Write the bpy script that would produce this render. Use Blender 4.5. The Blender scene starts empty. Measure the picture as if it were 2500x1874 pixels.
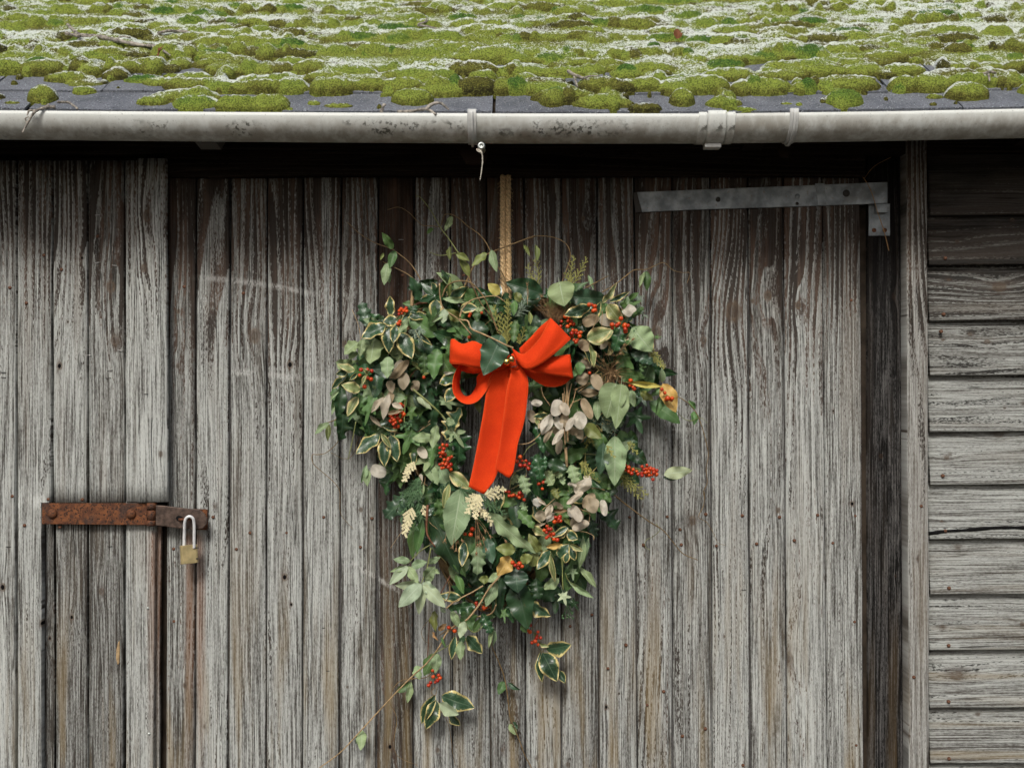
import bpy, bmesh, math, random
import numpy as np
from mathutils import Vector, Matrix

R = math.radians
random.seed(7)
rng = np.random.default_rng(11)
SC = bpy.context.scene
COL = SC.collection

# ------------------------------------------------------------------ camera, sky, sun, exposure
DIST, ZC = 2.9, 1.437                 # camera stands 2.9 m before the door, 1.44 m above the ground
cam_d = bpy.data.cameras.new('camera')
cam = bpy.data.objects.new('camera', cam_d); COL.objects.link(cam)
cam.location = (1.25, -DIST, ZC); cam.rotation_euler = (R(90), 0, 0)
cam_d.sensor_width = 36; cam_d.lens = 36*DIST/2.5; cam_d.clip_start = 0.05; cam_d.clip_end = 500
cam_d.dof.use_dof = True; cam_d.dof.focus_distance = 2.82; cam_d.dof.aperture_fstop = 3.2
SC.camera = cam

SUN_EL, SUN_AZ = 44.0, 12.0            # high soft light from before the shed, a little from the left
W = bpy.data.worlds.new('World'); SC.world = W; W.use_nodes = True
wn = W.node_tree; bgn = wn.nodes['Background']
sky = wn.nodes.new('ShaderNodeTexSky'); sky.sky_type = 'NISHITA'; sky.sun_disc = False
sky.sun_elevation = R(SUN_EL); sky.sun_rotation = R(180+SUN_AZ)
sky.air_density = 1.0; sky.dust_density = 5.0; sky.ozone_density = 1.6
wn.links.new(sky.outputs[0], bgn.inputs[0]); bgn.inputs[1].default_value = 0.055
sl = bpy.data.lights.new('sun', 'SUN'); sl.energy = 1.5; sl.angle = R(15); sl.color = (1.0, 0.985, 0.95)
so = bpy.data.objects.new('sun', sl); COL.objects.link(so)
so.location = (0, -6, 8); so.rotation_euler = (R(90-SUN_EL), 0, R(-SUN_AZ))
SC.view_settings.view_transform = 'Standard'; SC.view_settings.look = 'None'
SC.view_settings.exposure = 0.78; SC.view_settings.gamma = 1.0
SC.view_settings.use_curve_mapping = False
SC.render.engine = 'CYCLES'
SC.cycles.max_bounces = 6; SC.cycles.diffuse_bounces = 2; SC.cycles.glossy_bounces = 2
SC.cycles.transmission_bounces = 3; SC.cycles.transparent_max_bounces = 4
SC.cycles.use_denoising = True
SC.cycles.use_adaptive_sampling = True; SC.cycles.adaptive_threshold = 0.035

# ------------------------------------------------------------------ helpers
def X(px, d=0.0): return 1.25 + (px-1250)/1000*(DIST-d)/DIST
def Z(py, d=0.0): return ZC - (py-937)/1000*(DIST-d)/DIST
def P(px, py, d=0.0): return Vector((X(px, d), -d, Z(py, d)))
K4, K8 = 500/2072, 280/2110
CROP = {'': (0, 0, 1), 'A1': (780, 460, K4), 'A2': (1240, 460, K4), 'A3': (760, 820, K4), 'A4': (1220, 820, K4),
        'A5': (900, 1180, 580/2212), 'A6': (760, 1480, 720/2212), 'D8': (1480, 1200, 720/1771),
        'C1': (900, 680, K8), 'C2': (1140, 680, K8), 'C3': (1380, 680, K8), 'C4': (800, 880, K8),
        'C5': (1300, 880, K8), 'C6': (1220, 1100, K8), 'C7': (960, 1180, K8), 'C8': (1020, 1380, K8)}
def px_of(c, x, y):
    o = CROP[c]; return o[0]+x*o[2], o[1]+y*o[2]

def link(o, parent=None):
    COL.objects.link(o)
    if parent is not None:
        o.parent = parent
        o.matrix_parent_inverse = Matrix.Identity(4)
    return o
def tag(o, label=None, cat=None, group=None, kind=None):
    for k, v in (('label', label), ('category', cat), ('group', group), ('kind', kind)):
        if v: o[k] = v
    return o
def empty(name, loc=(0, 0, 0), label=None, cat=None, group=None):
    o = bpy.data.objects.new(name, None); o.location = loc; o.empty_display_size = 0.05
    link(o); return tag(o, label, cat, group)
def mesh(name, V, F, mat=None, parent=None, uv=None, smooth=True, origin=None):
    """one mesh object; V are world coordinates, origin moves the object's own centre"""
    V = np.asarray(V, dtype=float).reshape(-1, 3)
    o3 = np.zeros(3) if origin is None else np.asarray(origin, float)
    me = bpy.data.meshes.new(name)
    me.from_pydata((V-o3).tolist(), [], F)
    if uv is not None:
        ul = me.uv_layers.new(name='UVMap')
        li = np.empty(len(me.loops), dtype=np.int32); me.loops.foreach_get('vertex_index', li)
        ul.data.foreach_set('uv', np.asarray(uv, dtype=np.float32)[li].ravel())
    if smooth: me.polygons.foreach_set('use_smooth', [True]*len(me.polygons))
    if mat: me.materials.append(mat)
    me.update()
    o = bpy.data.objects.new(name, me)
    po = np.zeros(3)
    if parent is not None:
        po = np.array(parent.location)
        pp = parent.parent
        while pp is not None: po = po+np.array(pp.location); pp = pp.parent
    o.location = (o3-po).tolist()
    return link(o, parent)

def catmull(pts, n):
    pts = np.asarray(pts, float)
    if len(pts) == 2: pts = np.vstack([pts[0], pts.mean(0), pts[1]])
    q = np.vstack([2*pts[0]-pts[1], pts, 2*pts[-1]-pts[-2]])
    seg = np.linalg.norm(np.diff(pts, axis=0), axis=1); cum = np.concatenate([[0], np.cumsum(seg)])
    out = []
    for t in np.linspace(0, cum[-1]*0.999999, n):
        i = min(np.searchsorted(cum, t, side='right')-1, len(pts)-2)
        u = (t-cum[i])/max(seg[i], 1e-9)
        p0, p1, p2, p3 = q[i], q[i+1], q[i+2], q[i+3]
        out.append(0.5*((2*p1)+(-p0+p2)*u+(2*p0-5*p1+4*p2-p3)*u*u+(-p0+3*p1-3*p2+p3)*u**3))
    return np.array(out)

class MB:
    def __init__(s): s.V = []; s.F = []; s.n = 0; s.UV = []
    def add(s, V, F, uv=None):
        V = np.asarray(V, float)
        s.V.append(V); s.F += [tuple(i+s.n for i in f) for f in F]; s.n += len(V)
        s.UV.append(np.zeros((len(V), 2)) if uv is None else np.asarray(uv, float))
    def tube(s, pts, r0, r1=None, k=6, n=None, cap=True, jitter=0.0):
        r1 = r0 if r1 is None else r1
        p = catmull(pts, n or max(6, 4*len(pts)))
        m = len(p); t = np.gradient(p, axis=0); t /= np.linalg.norm(t, axis=1)[:, None]+1e-12
        up = np.array([0.13, -1, 0.21]); Vs = []
        for i in range(m):
            a = np.cross(t[i], up); a /= np.linalg.norm(a)+1e-12
            b = np.cross(t[i], a)
            r = r0+(r1-r0)*i/(m-1)
            if jitter: r *= 1+jitter*(random.random()-.5)
            for j in range(k):
                th = 2*math.pi*j/k
                Vs.append(p[i]+r*(math.cos(th)*a+math.sin(th)*b))
        F = [(i*k+j, i*k+(j+1) % k, (i+1)*k+(j+1) % k, (i+1)*k+j) for i in range(m-1) for j in range(k)]
        if cap: F += [tuple(range(k))[::-1], tuple((m-1)*k+j for j in range(k))]
        uv = [(i/(m-1), j/k) for i in range(m) for j in range(k)]
        s.add(Vs, F, uv)
    def box(s, lo, hi, bev=0.0):
        bm = bmesh.new(); bmesh.ops.create_cube(bm, size=1)
        lo, hi = np.array(lo, float), np.array(hi, float)
        for v in bm.verts: v.co = Vector((lo+hi)/2 + (hi-lo)*np.array(v.co))
        if bev: bmesh.ops.bevel(bm, geom=bm.edges[:], offset=bev, segments=2, affect='EDGES', profile=0.6)
        bm.verts.index_update()
        s.add([v.co[:] for v in bm.verts], [tuple(v.index for v in f.verts) for f in bm.faces]); bm.free()
    def lathe(s, prof, c, axis=(0, -1, 0), k=16):
        """prof = (radius, height along axis) pairs from c"""
        ax = Vector(axis).normalized(); a = ax.orthogonal().normalized(); b = ax.cross(a); Vs = []
        for r, h in prof:
            for j in range(k):
                th = 2*math.pi*j/k
                Vs.append(Vector(c)+ax*h+a*(r*math.cos(th))+b*(r*math.sin(th)))
        m = len(prof)
        F = [(i*k+j, i*k+(j+1) % k, (i+1)*k+(j+1) % k, (i+1)*k+j) for i in range(m-1) for j in range(k)]
        F += [tuple(range(k))[::-1], tuple((m-1)*k+j for j in range(k))]
        s.add([v[:] for v in Vs], F)
    def prism(s, poly, d0, d1, bev=0.0):
        """outline in (px,py) on the wall, between depths d0 (back) and d1 (front)"""
        n = len(poly)
        V = [P(x, y, d0)[:] for x, y in poly]+[P(x, y, d1)[:] for x, y in poly]
        # keep the outline's real size: both faces use the scale at d1
        V = [(X(x, d1), -d0, Z(y, d1)) for x, y in poly]+[(X(x, d1), -d1, Z(y, d1)) for x, y in poly]
        bm = bmesh.new(); vs = [bm.verts.new(v) for v in V]
        bm.faces.new(vs[:n]); front = bm.faces.new(vs[n:][::-1])
        for i in range(n): bm.faces.new((vs[i], vs[i+n], vs[(i+1) % n+n], vs[(i+1) % n]))
        bmesh.ops.recalc_face_normals(bm, faces=bm.faces[:])
        if bev: bmesh.ops.bevel(bm, geom=list(front.edges), offset=bev, segments=2, affect='EDGES', profile=0.6)
        bm.verts.index_update()
        s.add([v.co[:] for v in bm.verts], [tuple(v.index for v in f.verts) for f in bm.faces]); bm.free()
    def build(s, name, mat, parent=None, smooth=True, origin=None, uv=False):
        V = np.vstack(s.V)
        if origin == 'c': origin = V.mean(0)
        return mesh(name, V, s.F, mat, parent, np.vstack(s.UV) if uv else None, smooth, origin)

def vnoise(x, y, seed=0):
    """smooth value noise on numpy arrays, 0..1"""
    r = np.random.default_rng(seed); T = r.random((256, 256))
    xi = np.floor(x).astype(int); yi = np.floor(y).astype(int)
    fx = x-xi; fy = y-yi; fx = fx*fx*(3-2*fx); fy = fy*fy*(3-2*fy)
    a = T[xi % 256, yi % 256]; b = T[(xi+1) % 256, yi % 256]; c = T[xi % 256, (yi+1) % 256]; d = T[(xi+1) % 256, (yi+1) % 256]
    return (a*(1-fx)+b*fx)*(1-fy)+(c*(1-fx)+d*fx)*fy
def fbm(x, y, seed=0, o=3):
    v = 0; a = 0.5; t = 0
    for i in range(o): v = v+a*vnoise(x*2**i, y*2**i, seed+i); t += a; a *= .5
    return v/t

# ------------------------------------------------------------------ node helpers
class NT:
    def __init__(s, name):
        s.mat = bpy.data.materials.new(name); s.mat.use_nodes = True
        s.t = s.mat.node_tree; s.bsdf = s.t.nodes['Principled BSDF']; s.out = s.t.nodes['Material Output']
    def n(s, ty, **kw):
        x = s.t.nodes.new(ty)
        for k, v in kw.items(): setattr(x, k, v)
        return x
    def put(s, sock, v):
        if v is None: return
        if hasattr(v, 'is_linked') or isinstance(v, bpy.types.NodeSocket): s.t.links.new(v, sock)
        elif isinstance(v, (tuple, list)) and sock.type == 'RGBA' and len(v) == 3: sock.default_value = (*v, 1)
        else: sock.default_value = v
    def m(s, op, a, b=None, c=None, clamp=False):
        x = s.n('ShaderNodeMath', operation=op, use_clamp=clamp)
        s.put(x.inputs[0], a); s.put(x.inputs[1], b)
        if c is not None: s.put(x.inputs[2], c)
        return x.outputs[0]
    def add(s, *a):
        r = a[0]
        for b in a[1:]: r = s.m('ADD', r, b)
        return r
    def mul(s, *a):
        r = a[0]
        for b in a[1:]: r = s.m('MULTIPLY', r, b)
        return r
    def sub(s, a, b): return s.m('SUBTRACT', a, b)
    def ss(s, x, lo, hi, a=0.0, b=1.0):
        q = s.n('ShaderNodeMapRange', interpolation_type='SMOOTHSTEP', clamp=True)
        s.put(q.inputs[0], x); s.put(q.inputs[1], lo); s.put(q.inputs[2], hi); s.put(q.inputs[3], a); s.put(q.inputs[4], b)
        return q.outputs[0]
    def xyz(s, x, y, z=0.0):
        q = s.n('ShaderNodeCombineXYZ'); s.put(q.inputs[0], x); s.put(q.inputs[1], y); s.put(q.inputs[2], z); return q.outputs[0]
    def sep(s, v):
        q = s.n('ShaderNodeSeparateXYZ'); s.put(q.inputs[0], v); return q.outputs[:3]
    def noise(s, vec, scale=1.0, detail=2.0, rough=0.5, dist=0.0):
        q = s.n('ShaderNodeTexNoise'); s.put(q.inputs['Vector'], vec); q.inputs['Scale'].default_value = scale
        q.inputs['Detail'].default_value = detail; q.inputs['Roughness'].default_value = rough; q.inputs['Distortion'].default_value = dist
        return q.outputs[0]
    def mix(s, f, a, b):
        q = s.n('ShaderNodeMix', data_type='RGBA'); s.put(q.inputs[0], f); s.put(q.inputs[6], a); s.put(q.inputs[7], b); return q.outputs[2]
    def attr(s, name, ty='OBJECT'):
        q = s.n('ShaderNodeAttribute', attribute_type=ty, attribute_name=name); return q
    def bump(s, h, strength=0.5, dist=0.002):
        q = s.n('ShaderNodeBump'); s.put(q.inputs['Height'], h); q.inputs['Strength'].default_value = strength; q.inputs['Distance'].default_value = dist
        s.t.links.new(q.outputs[0], s.bsdf.inputs['Normal']); return q
    def fin(s, col, rough=0.7, spec=0.3, metal=0.0, **kw):
        b = s.bsdf; s.put(b.inputs['Base Color'], col); s.put(b.inputs['Roughness'], rough)
        s.put(b.inputs['Specular IOR Level'], spec); s.put(b.inputs['Metallic'], metal)
        for k, v in kw.items(): s.put(b.inputs[k.replace('_', ' ')], v)
        return s.mat
# ------------------------------------------------------------------ materials
def wood_material(name, light, dark, stain, bare_top=1.0):
    """weathered board: silvered grain, growth rings that bend round the knots, splits, remains of brown stain"""
    N = NT(name)
    uvn = N.n('ShaderNodeUVMap', uv_map='UVMap')
    u, v, _ = N.sep(uvn.outputs[0])
    seed = N.attr('seed').outputs['Fac']
    sz = N.mul(seed, 7.31)
    warp = N.sub(N.noise(N.xyz(N.mul(u, 1.6), N.mul(v, 9.0), sz), 1.0, 2), 0.5)
    v1 = N.add(v, N.mul(warp, 0.011))
    bulge = None; core = None; hole = None; eye = None
    for k in 'abc':
        ku, kv, kr = N.sep(N.attr('knot_'+k).outputs['Vector'])
        du = N.sub(u, ku); dv = N.sub(v, kv)
        r2 = N.add(N.mul(du, du, 0.13), N.mul(dv, dv))
        rr = N.mul(kr, 2.6)
        e = N.m('EXPONENT', N.mul(N.m('DIVIDE', r2, N.add(N.mul(rr, rr), 1e-7)), -1.0))
        rc = N.m('SQRT', N.add(N.mul(du, du, 0.55), N.mul(dv, dv)))
        q = N.m('DIVIDE', rc, N.add(kr, 1e-5))
        c = N.ss(q, 1.15, 0.7); h = N.ss(q, 0.62, 0.42)
        ey = N.ss(q, 2.6, 0.9)
        bu = N.mul(e, kr, 95.0)
        bulge = bu if bulge is None else N.add(bulge, bu)
        core = c if core is None else N.m('MAXIMUM', core, c)
        hole = h if hole is None else N.m('MAXIMUM', hole, h)
        eye = ey if eye is None else N.m('MAXIMUM', eye, ey)
    low = N.noise(N.xyz(N.mul(u, 0.75), N.mul(v, 8.0), sz), 1.0, 1.5)
    G = N.add(N.mul(v1, 55.0), N.mul(low, 11.0), bulge)
    wav = N.m('FRACT', G)
    ring = N.m('SUBTRACT', N.ss(wav, 0.0, 0.75), N.ss(wav, 0.86, 1.0))
    ringfine = N.m('ADD', N.mul(N.m('SINE', N.mul(G, 19.0)), 0.5), 0.5)
    vv = N.add(v1, N.mul(bulge, 0.006))
    fib = N.noise(N.xyz(N.mul(u, 5.0), N.mul(vv, 430.0), sz), 1.0, 2, 0.6)
    fib2 = N.noise(N.xyz(N.mul(u, 26.0), N.mul(vv, 900.0), sz), 1.0, 1, 0.6)
    streak = N.noise(N.xyz(N.mul(u, 1.1), N.mul(vv, 40.0), sz), 1.0, 2, 0.5)
    blot = N.noise(N.xyz(N.mul(u, 4.0), N.mul(v, 13.0), N.add(sz, 3.3)), 1.0, 3, 0.6)
    speck = N.noise(N.xyz(N.mul(u, 110.0), N.mul(v, 320.0), sz), 1.0, 1, 0.6)
    geo = N.n('ShaderNodeNewGeometry'); pz = N.sep(geo.outputs['Position'])[2]
    fibs = N.ss(fib, 0.34, 0.66)
    # silver-grey tone
    tone = N.add(N.mul(N.sub(streak, 0.5), 0.52), N.mul(N.sub(fibs, 0.5), 0.56), N.mul(N.sub(speck, 0.5), 0.70), N.mul(N.sub(ring, 0.5), 0.24),
                 N.mul(N.sub(fib2, 0.5), 0.55), N.mul(N.sub(blot, 0.5), 0.75), N.mul(N.sub(ringfine, .5), .12), 0.52)
    tone = N.add(tone, N.attr('tone').outputs['Fac'])
    col = N.mix(N.ss(tone, 0.0, 1.0), dark, light)
    warm = N.ss(N.noise(N.xyz(N.mul(u, 1.7), N.mul(v, 26.0), N.add(sz, 9.1)), 1.0, 3), 0.48, 0.72)
    col = N.mix(N.mul(warm, 0.26), col, (light[0]*0.42, light[1]*0.34, light[2]*0.28))
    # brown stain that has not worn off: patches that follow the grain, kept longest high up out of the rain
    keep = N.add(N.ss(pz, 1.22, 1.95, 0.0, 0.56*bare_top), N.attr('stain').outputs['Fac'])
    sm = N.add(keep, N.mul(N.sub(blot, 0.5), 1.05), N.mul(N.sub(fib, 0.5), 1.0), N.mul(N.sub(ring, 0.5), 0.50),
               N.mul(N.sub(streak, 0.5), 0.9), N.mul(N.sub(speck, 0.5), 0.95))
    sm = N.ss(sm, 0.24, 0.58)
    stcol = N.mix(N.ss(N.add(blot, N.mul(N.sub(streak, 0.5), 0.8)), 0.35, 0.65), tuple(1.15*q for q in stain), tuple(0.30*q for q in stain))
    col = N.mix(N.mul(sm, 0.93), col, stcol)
    # splits along the grain
    cn = N.noise(N.xyz(N.mul(u, 1.3), N.mul(v1, 85.0), N.add(sz, 5.7)), 1.0, 1, 0.45)
    cm = N.noise(N.xyz(N.mul(u, 2.0), N.mul(v, 22.0), N.add(sz, 1.9)), 1.0, 1)
    crack = N.mul(N.ss(N.m('ABSOLUTE', N.sub(cn, 0.5)), 0.014, 0.004), N.ss(cm, 0.47, 0.56))
    cn2 = N.noise(N.xyz(N.mul(u, 3.2), N.mul(vv, 190.0), N.add(sz, 2.2)), 1.0, 1, 0.45)
    crack2 = N.mul(N.ss(N.m('ABSOLUTE', N.sub(cn2, 0.5)), 0.026, 0.006), N.ss(cm, 0.60, 0.42))
    ck = N.m('MAXIMUM', N.mul(crack, 0.75), N.mul(crack2, 0.5))
    col = N.mix(N.mul(ck, 0.93), col, (0.020, 0.017, 0.014))
    if name == 'weathered_board':                 # pale scuffs worn by something swinging against the door
        px_, py_, pz_ = N.sep(geo.outputs['Position'])
        sc = None
        for (xa, xb, za, k1, k2) in ((0.46, 0.80, Z(676), -0.05, -0.28), (0.53, 0.83, Z(905), -0.06, -0.12), (0.82, 1.0, Z(1350), -0.6, 0.0)):
            dx = N.sub(px_, xa); zl = N.add(za, N.mul(dx, k1), N.mul(dx, dx, k2))
            q = N.mul(N.ss(N.m('ABSOLUTE', N.sub(pz_, zl)), 0.011, 0.002), N.ss(px_, xa, xa+.06), N.ss(px_, xb, xb-.06))
            sc = q if sc is None else N.m('MAXIMUM', sc, q)
        col = N.mix(N.mul(sc, N.ss(speck, 0.35, 0.6), N.ss(blot, 0.25, 0.5), 0.5), col, (0.55, 0.55, 0.52))
    # ochre lichen tint low down and rust runs below iron
    och = N.mul(N.ss(pz, 1.15, 0.5), warm)
    col = N.mix(N.mul(och, 0.5), col, (light[0]*0.54, light[1]*0.38, light[2]*0.18))
    ru, rv, rw = N.sep(N.attr('rust').outputs['Vector'])
    rd = N.m('ABSOLUTE', N.add(N.sub(v, rv), N.mul(N.sub(streak, 0.5), 0.03)))
    rm = N.mul(0.58, N.ss(rd, rw, N.mul(rw, 0.1)), N.ss(N.sub(ru, u), 0.0, 0.02), N.ss(N.sub(ru, u), 0.75, 0.08))
    col = N.mix(N.mul(rm, N.ss(fib, 0.3, 0.6, 0.55, 0.95)), col, (0.22, 0.088, 0.034))
    # knots
    col = N.mix(N.mul(eye, N.ss(wav, 0.2, 0.9), 0.45), col, (light[0]*0.15, light[1]*0.10, light[2]*0.08))
    kt = speck
    col = N.mix(N.mul(core, N.ss(wav, 1.0, 0.2, 0.30, 0.75)), col, N.mix(kt, (light[0]*0.09, light[1]*0.055, light[2]*0.04), (light[0]*0.38, light[1]*0.27, light[2]*0.20)))
    hs = N.attr('hole').outputs['Fac']
    col = N.mix(N.mul(hole, hs), col, (0.006, 0.005, 0.005))
    hgt = N.add(N.mul(fib, 1.3), N.mul(crack, -2.6))
    N.bump(hgt, 0.45, 0.0015)
    N.fin(col, N.add(0.80, N.mul(fib, 0.2)), 0.07)
    return N.mat

M = {}
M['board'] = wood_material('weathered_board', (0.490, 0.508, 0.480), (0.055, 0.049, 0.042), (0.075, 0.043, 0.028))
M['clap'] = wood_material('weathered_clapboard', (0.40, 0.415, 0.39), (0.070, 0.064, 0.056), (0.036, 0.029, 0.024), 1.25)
M['tarred'] = wood_material('tarred_post', (0.15, 0.145, 0.14), (0.008, 0.0075, 0.007), (0.0065, 0.006, 0.0058))
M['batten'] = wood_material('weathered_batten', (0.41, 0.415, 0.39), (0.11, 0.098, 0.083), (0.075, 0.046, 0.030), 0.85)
M['beam'] = wood_material('old_beam', (0.060, 0.045, 0.034), (0.012, 0.010, 0.009), (0.018, 0.012, 0.009))

def simple(name, col, rough=0.7, spec=0.3, metal=0.0, var=0.0, scale=40.0, bump=0.0, **kw):
    N = NT(name)
    c = col
    tc = N.n('ShaderNodeTexCoord').outputs['Object']
    if var:
        nz = N.noise(tc, scale, 4, 0.6)
        c = N.mix(N.ss(nz, 0.3, 0.7), tuple(x*(1-var) for x in col), tuple(min(1, x*(1+var)) for x in col))
    if bump: N.bump(N.noise(tc, scale*2.5, 3), bump, 0.002)
    return N.fin(c, rough, spec, metal, **kw)

def rust_material():
    N = NT('rusty_iron'); tc = N.n('ShaderNodeTexCoord').outputs['Object']
    a = N.noise(tc, 60, 4, 0.6); b = N.noise(tc, 22, 3, 0.6); p = N.noise(tc, 260, 2, 0.5)
    col = N.mix(N.ss(a, 0.35, 0.65), (0.085, 0.034, 0.018), (0.205, 0.075, 0.028))
    col = N.mix(N.ss(b, 0.52, 0.66, 0, 0.8), col, (0.05, 0.033, 0.027))
    col = N.mix(N.ss(p, 0.55, 0.62, 0, 0.85), col, (0.018, 0.013, 0.011))
    N.bump(N.add(a, N.mul(p, -0.7)), 0.6, 0.001)
    return N.fin(col, 0.75, 0.3, 0.15)
M['rust'] = rust_material()
def galv_material():
    N = NT('galvanised_steel'); tc = N.n('ShaderNodeTexCoord').outputs['Object']
    a = N.noise(tc, 30, 4, 0.6); b = N.noise(tc, 9, 3, 0.6, 1.0); p = N.noise(tc, 130, 3, 0.6)
    col = N.mix(N.ss(a, 0.3, 0.7), (0.17, 0.19, 0.20), (0.32, 0.345, 0.355))
    col = N.mix(N.ss(b, 0.55, 0.7, 0, 0.6), col, (0.13, 0.13, 0.125))
    col = N.mix(N.ss(p, 0.62, 0.70, 0, 0.5), col, (0.20, 0.13, 0.08))
    N.bump(a, 0.25, 0.001)
    return N.fin(col, N.ss(a, 0.3, 0.7, 0.62, 0.45), 0.4, 0.55)
M['galv'] = galv_material()
def gutter_material():
    N = NT('gutter_plastic'); tc = N.n('ShaderNodeTexCoord').outputs['Object']
    x, y, z = N.sep(tc)
    fine = N.noise(N.xyz(x, N.mul(y, 1.0), z), 95, 4, 0.65); big = N.noise(N.xyz(N.mul(x, 6.5), N.mul(y, 9), N.mul(z, 9)), 1.0, 3, 0.6)
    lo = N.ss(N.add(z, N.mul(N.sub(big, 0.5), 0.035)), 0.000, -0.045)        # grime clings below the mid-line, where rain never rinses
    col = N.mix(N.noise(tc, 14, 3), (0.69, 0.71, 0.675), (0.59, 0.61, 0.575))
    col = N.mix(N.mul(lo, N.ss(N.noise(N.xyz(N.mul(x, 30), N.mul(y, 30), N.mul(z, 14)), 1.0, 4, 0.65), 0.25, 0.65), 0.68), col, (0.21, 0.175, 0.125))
    patch = N.mul(N.ss(big, 0.52, 0.63), N.ss(fine, 0.50, 0.58), 0.92, N.ss(z, -0.054, -0.042), N.ss(z, -0.014, -0.026))
    col = N.mix(N.mul(patch, 0.92), col, (0.045, 0.045, 0.03))
    sp = N.noise(tc, 330, 2)
    col = N.mix(N.mul(N.ss(sp, 0.66, 0.72), 0.5), col, (0.1, 0.09, 0.07))
    N.bump(fine, 0.08, 0.001)
    return N.fin(col, 0.5, 0.35)
M['gutter'] = gutter_material()
def slate_material():
    N = NT('slate'); tc = N.n('ShaderNodeTexCoord').outputs['Object']
    sd = N.attr('seed').outputs['Fac']
    v = N.n('ShaderNodeVectorMath', operation='ADD'); N.put(v.inputs[0], tc); N.put(v.inputs[1], N.xyz(sd, sd, 0.0)); v = v.outputs[0]
    a = N.noise(v, 12, 4, 0.6); p = N.noise(v, 210, 3, 0.6)
    col = N.mix(N.ss(N.add(a, N.mul(sd, 0.02)), 0.3, 0.75), (0.075, 0.082, 0.095), (0.145, 0.155, 0.175))
    col = N.mix(N.ss(p, 0.57, 0.64), col, (0.025, 0.026, 0.028))
    g = N.noise(v, 330, 2); col = N.mix(N.ss(g, 0.62, 0.72, 0, 0.75), col, (0.72, 0.76, 0.78))
    N.bump(N.add(a, p), 0.35, 0.002)
    return N.fin(col, 0.6, 0.35)
M['slate'] = slate_material()
def moss_material():
    N = NT('moss'); tc = N.n('ShaderNodeTexCoord').outputs['Object']
    hue = N.attr('hue', 'GEOMETRY').outputs['Fac']; fr = N.attr('frost', 'GEOMETRY').outputs['Fac']
    a = N.noise(tc, 130, 3, 0.6); b = N.noise(tc, 330, 2, 0.6); c = N.noise(tc, 24, 2)
    h = N.add(hue, N.mul(N.sub(a, 0.5), 0.35), N.mul(N.sub(c, 0.5), 0.3))
    cr = N.n('ShaderNodeValToRGB'); N.put(cr.inputs[0], h); e = cr.color_ramp.elements
    e[0].position = 0.0; e[0].color = (0.035, 0.028, 0.010, 1); e[1].position = 1.0; e[1].color = (0.050, 0.150, 0.022, 1)  # darkest end serves brown moss and the painted crevice shade
    for pos, co in ((0.25, (0.150, 0.145, 0.028, 1)), (0.5, (0.285, 0.350, 0.058, 1)), (0.75, (0.235, 0.330, 0.050, 1))):
        q = e.new(pos); q.color = co
    col = N.mix(N.ss(b, 0.60, 0.35, 0, 0.75), cr.outputs[0], (0.03, 0.032, 0.010))
    col = N.mix(N.ss(b, 0.5, 0.75, 0, 0.55), col, (0.30, 0.33, 0.075))
    f = N.ss(N.add(fr, N.mul(N.sub(a, 0.5), 1.1), N.mul(N.sub(b, 0.5), 1.2)), 0.51, 0.82, 0, 0.82)
    col = N.mix(f, col, (0.80, 0.85, 0.80))
    N.bump(N.add(a, b), 1.0, 0.006)
    return N.fin(col, 0.9, 0.15)
M['moss'] = moss_material()

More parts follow.
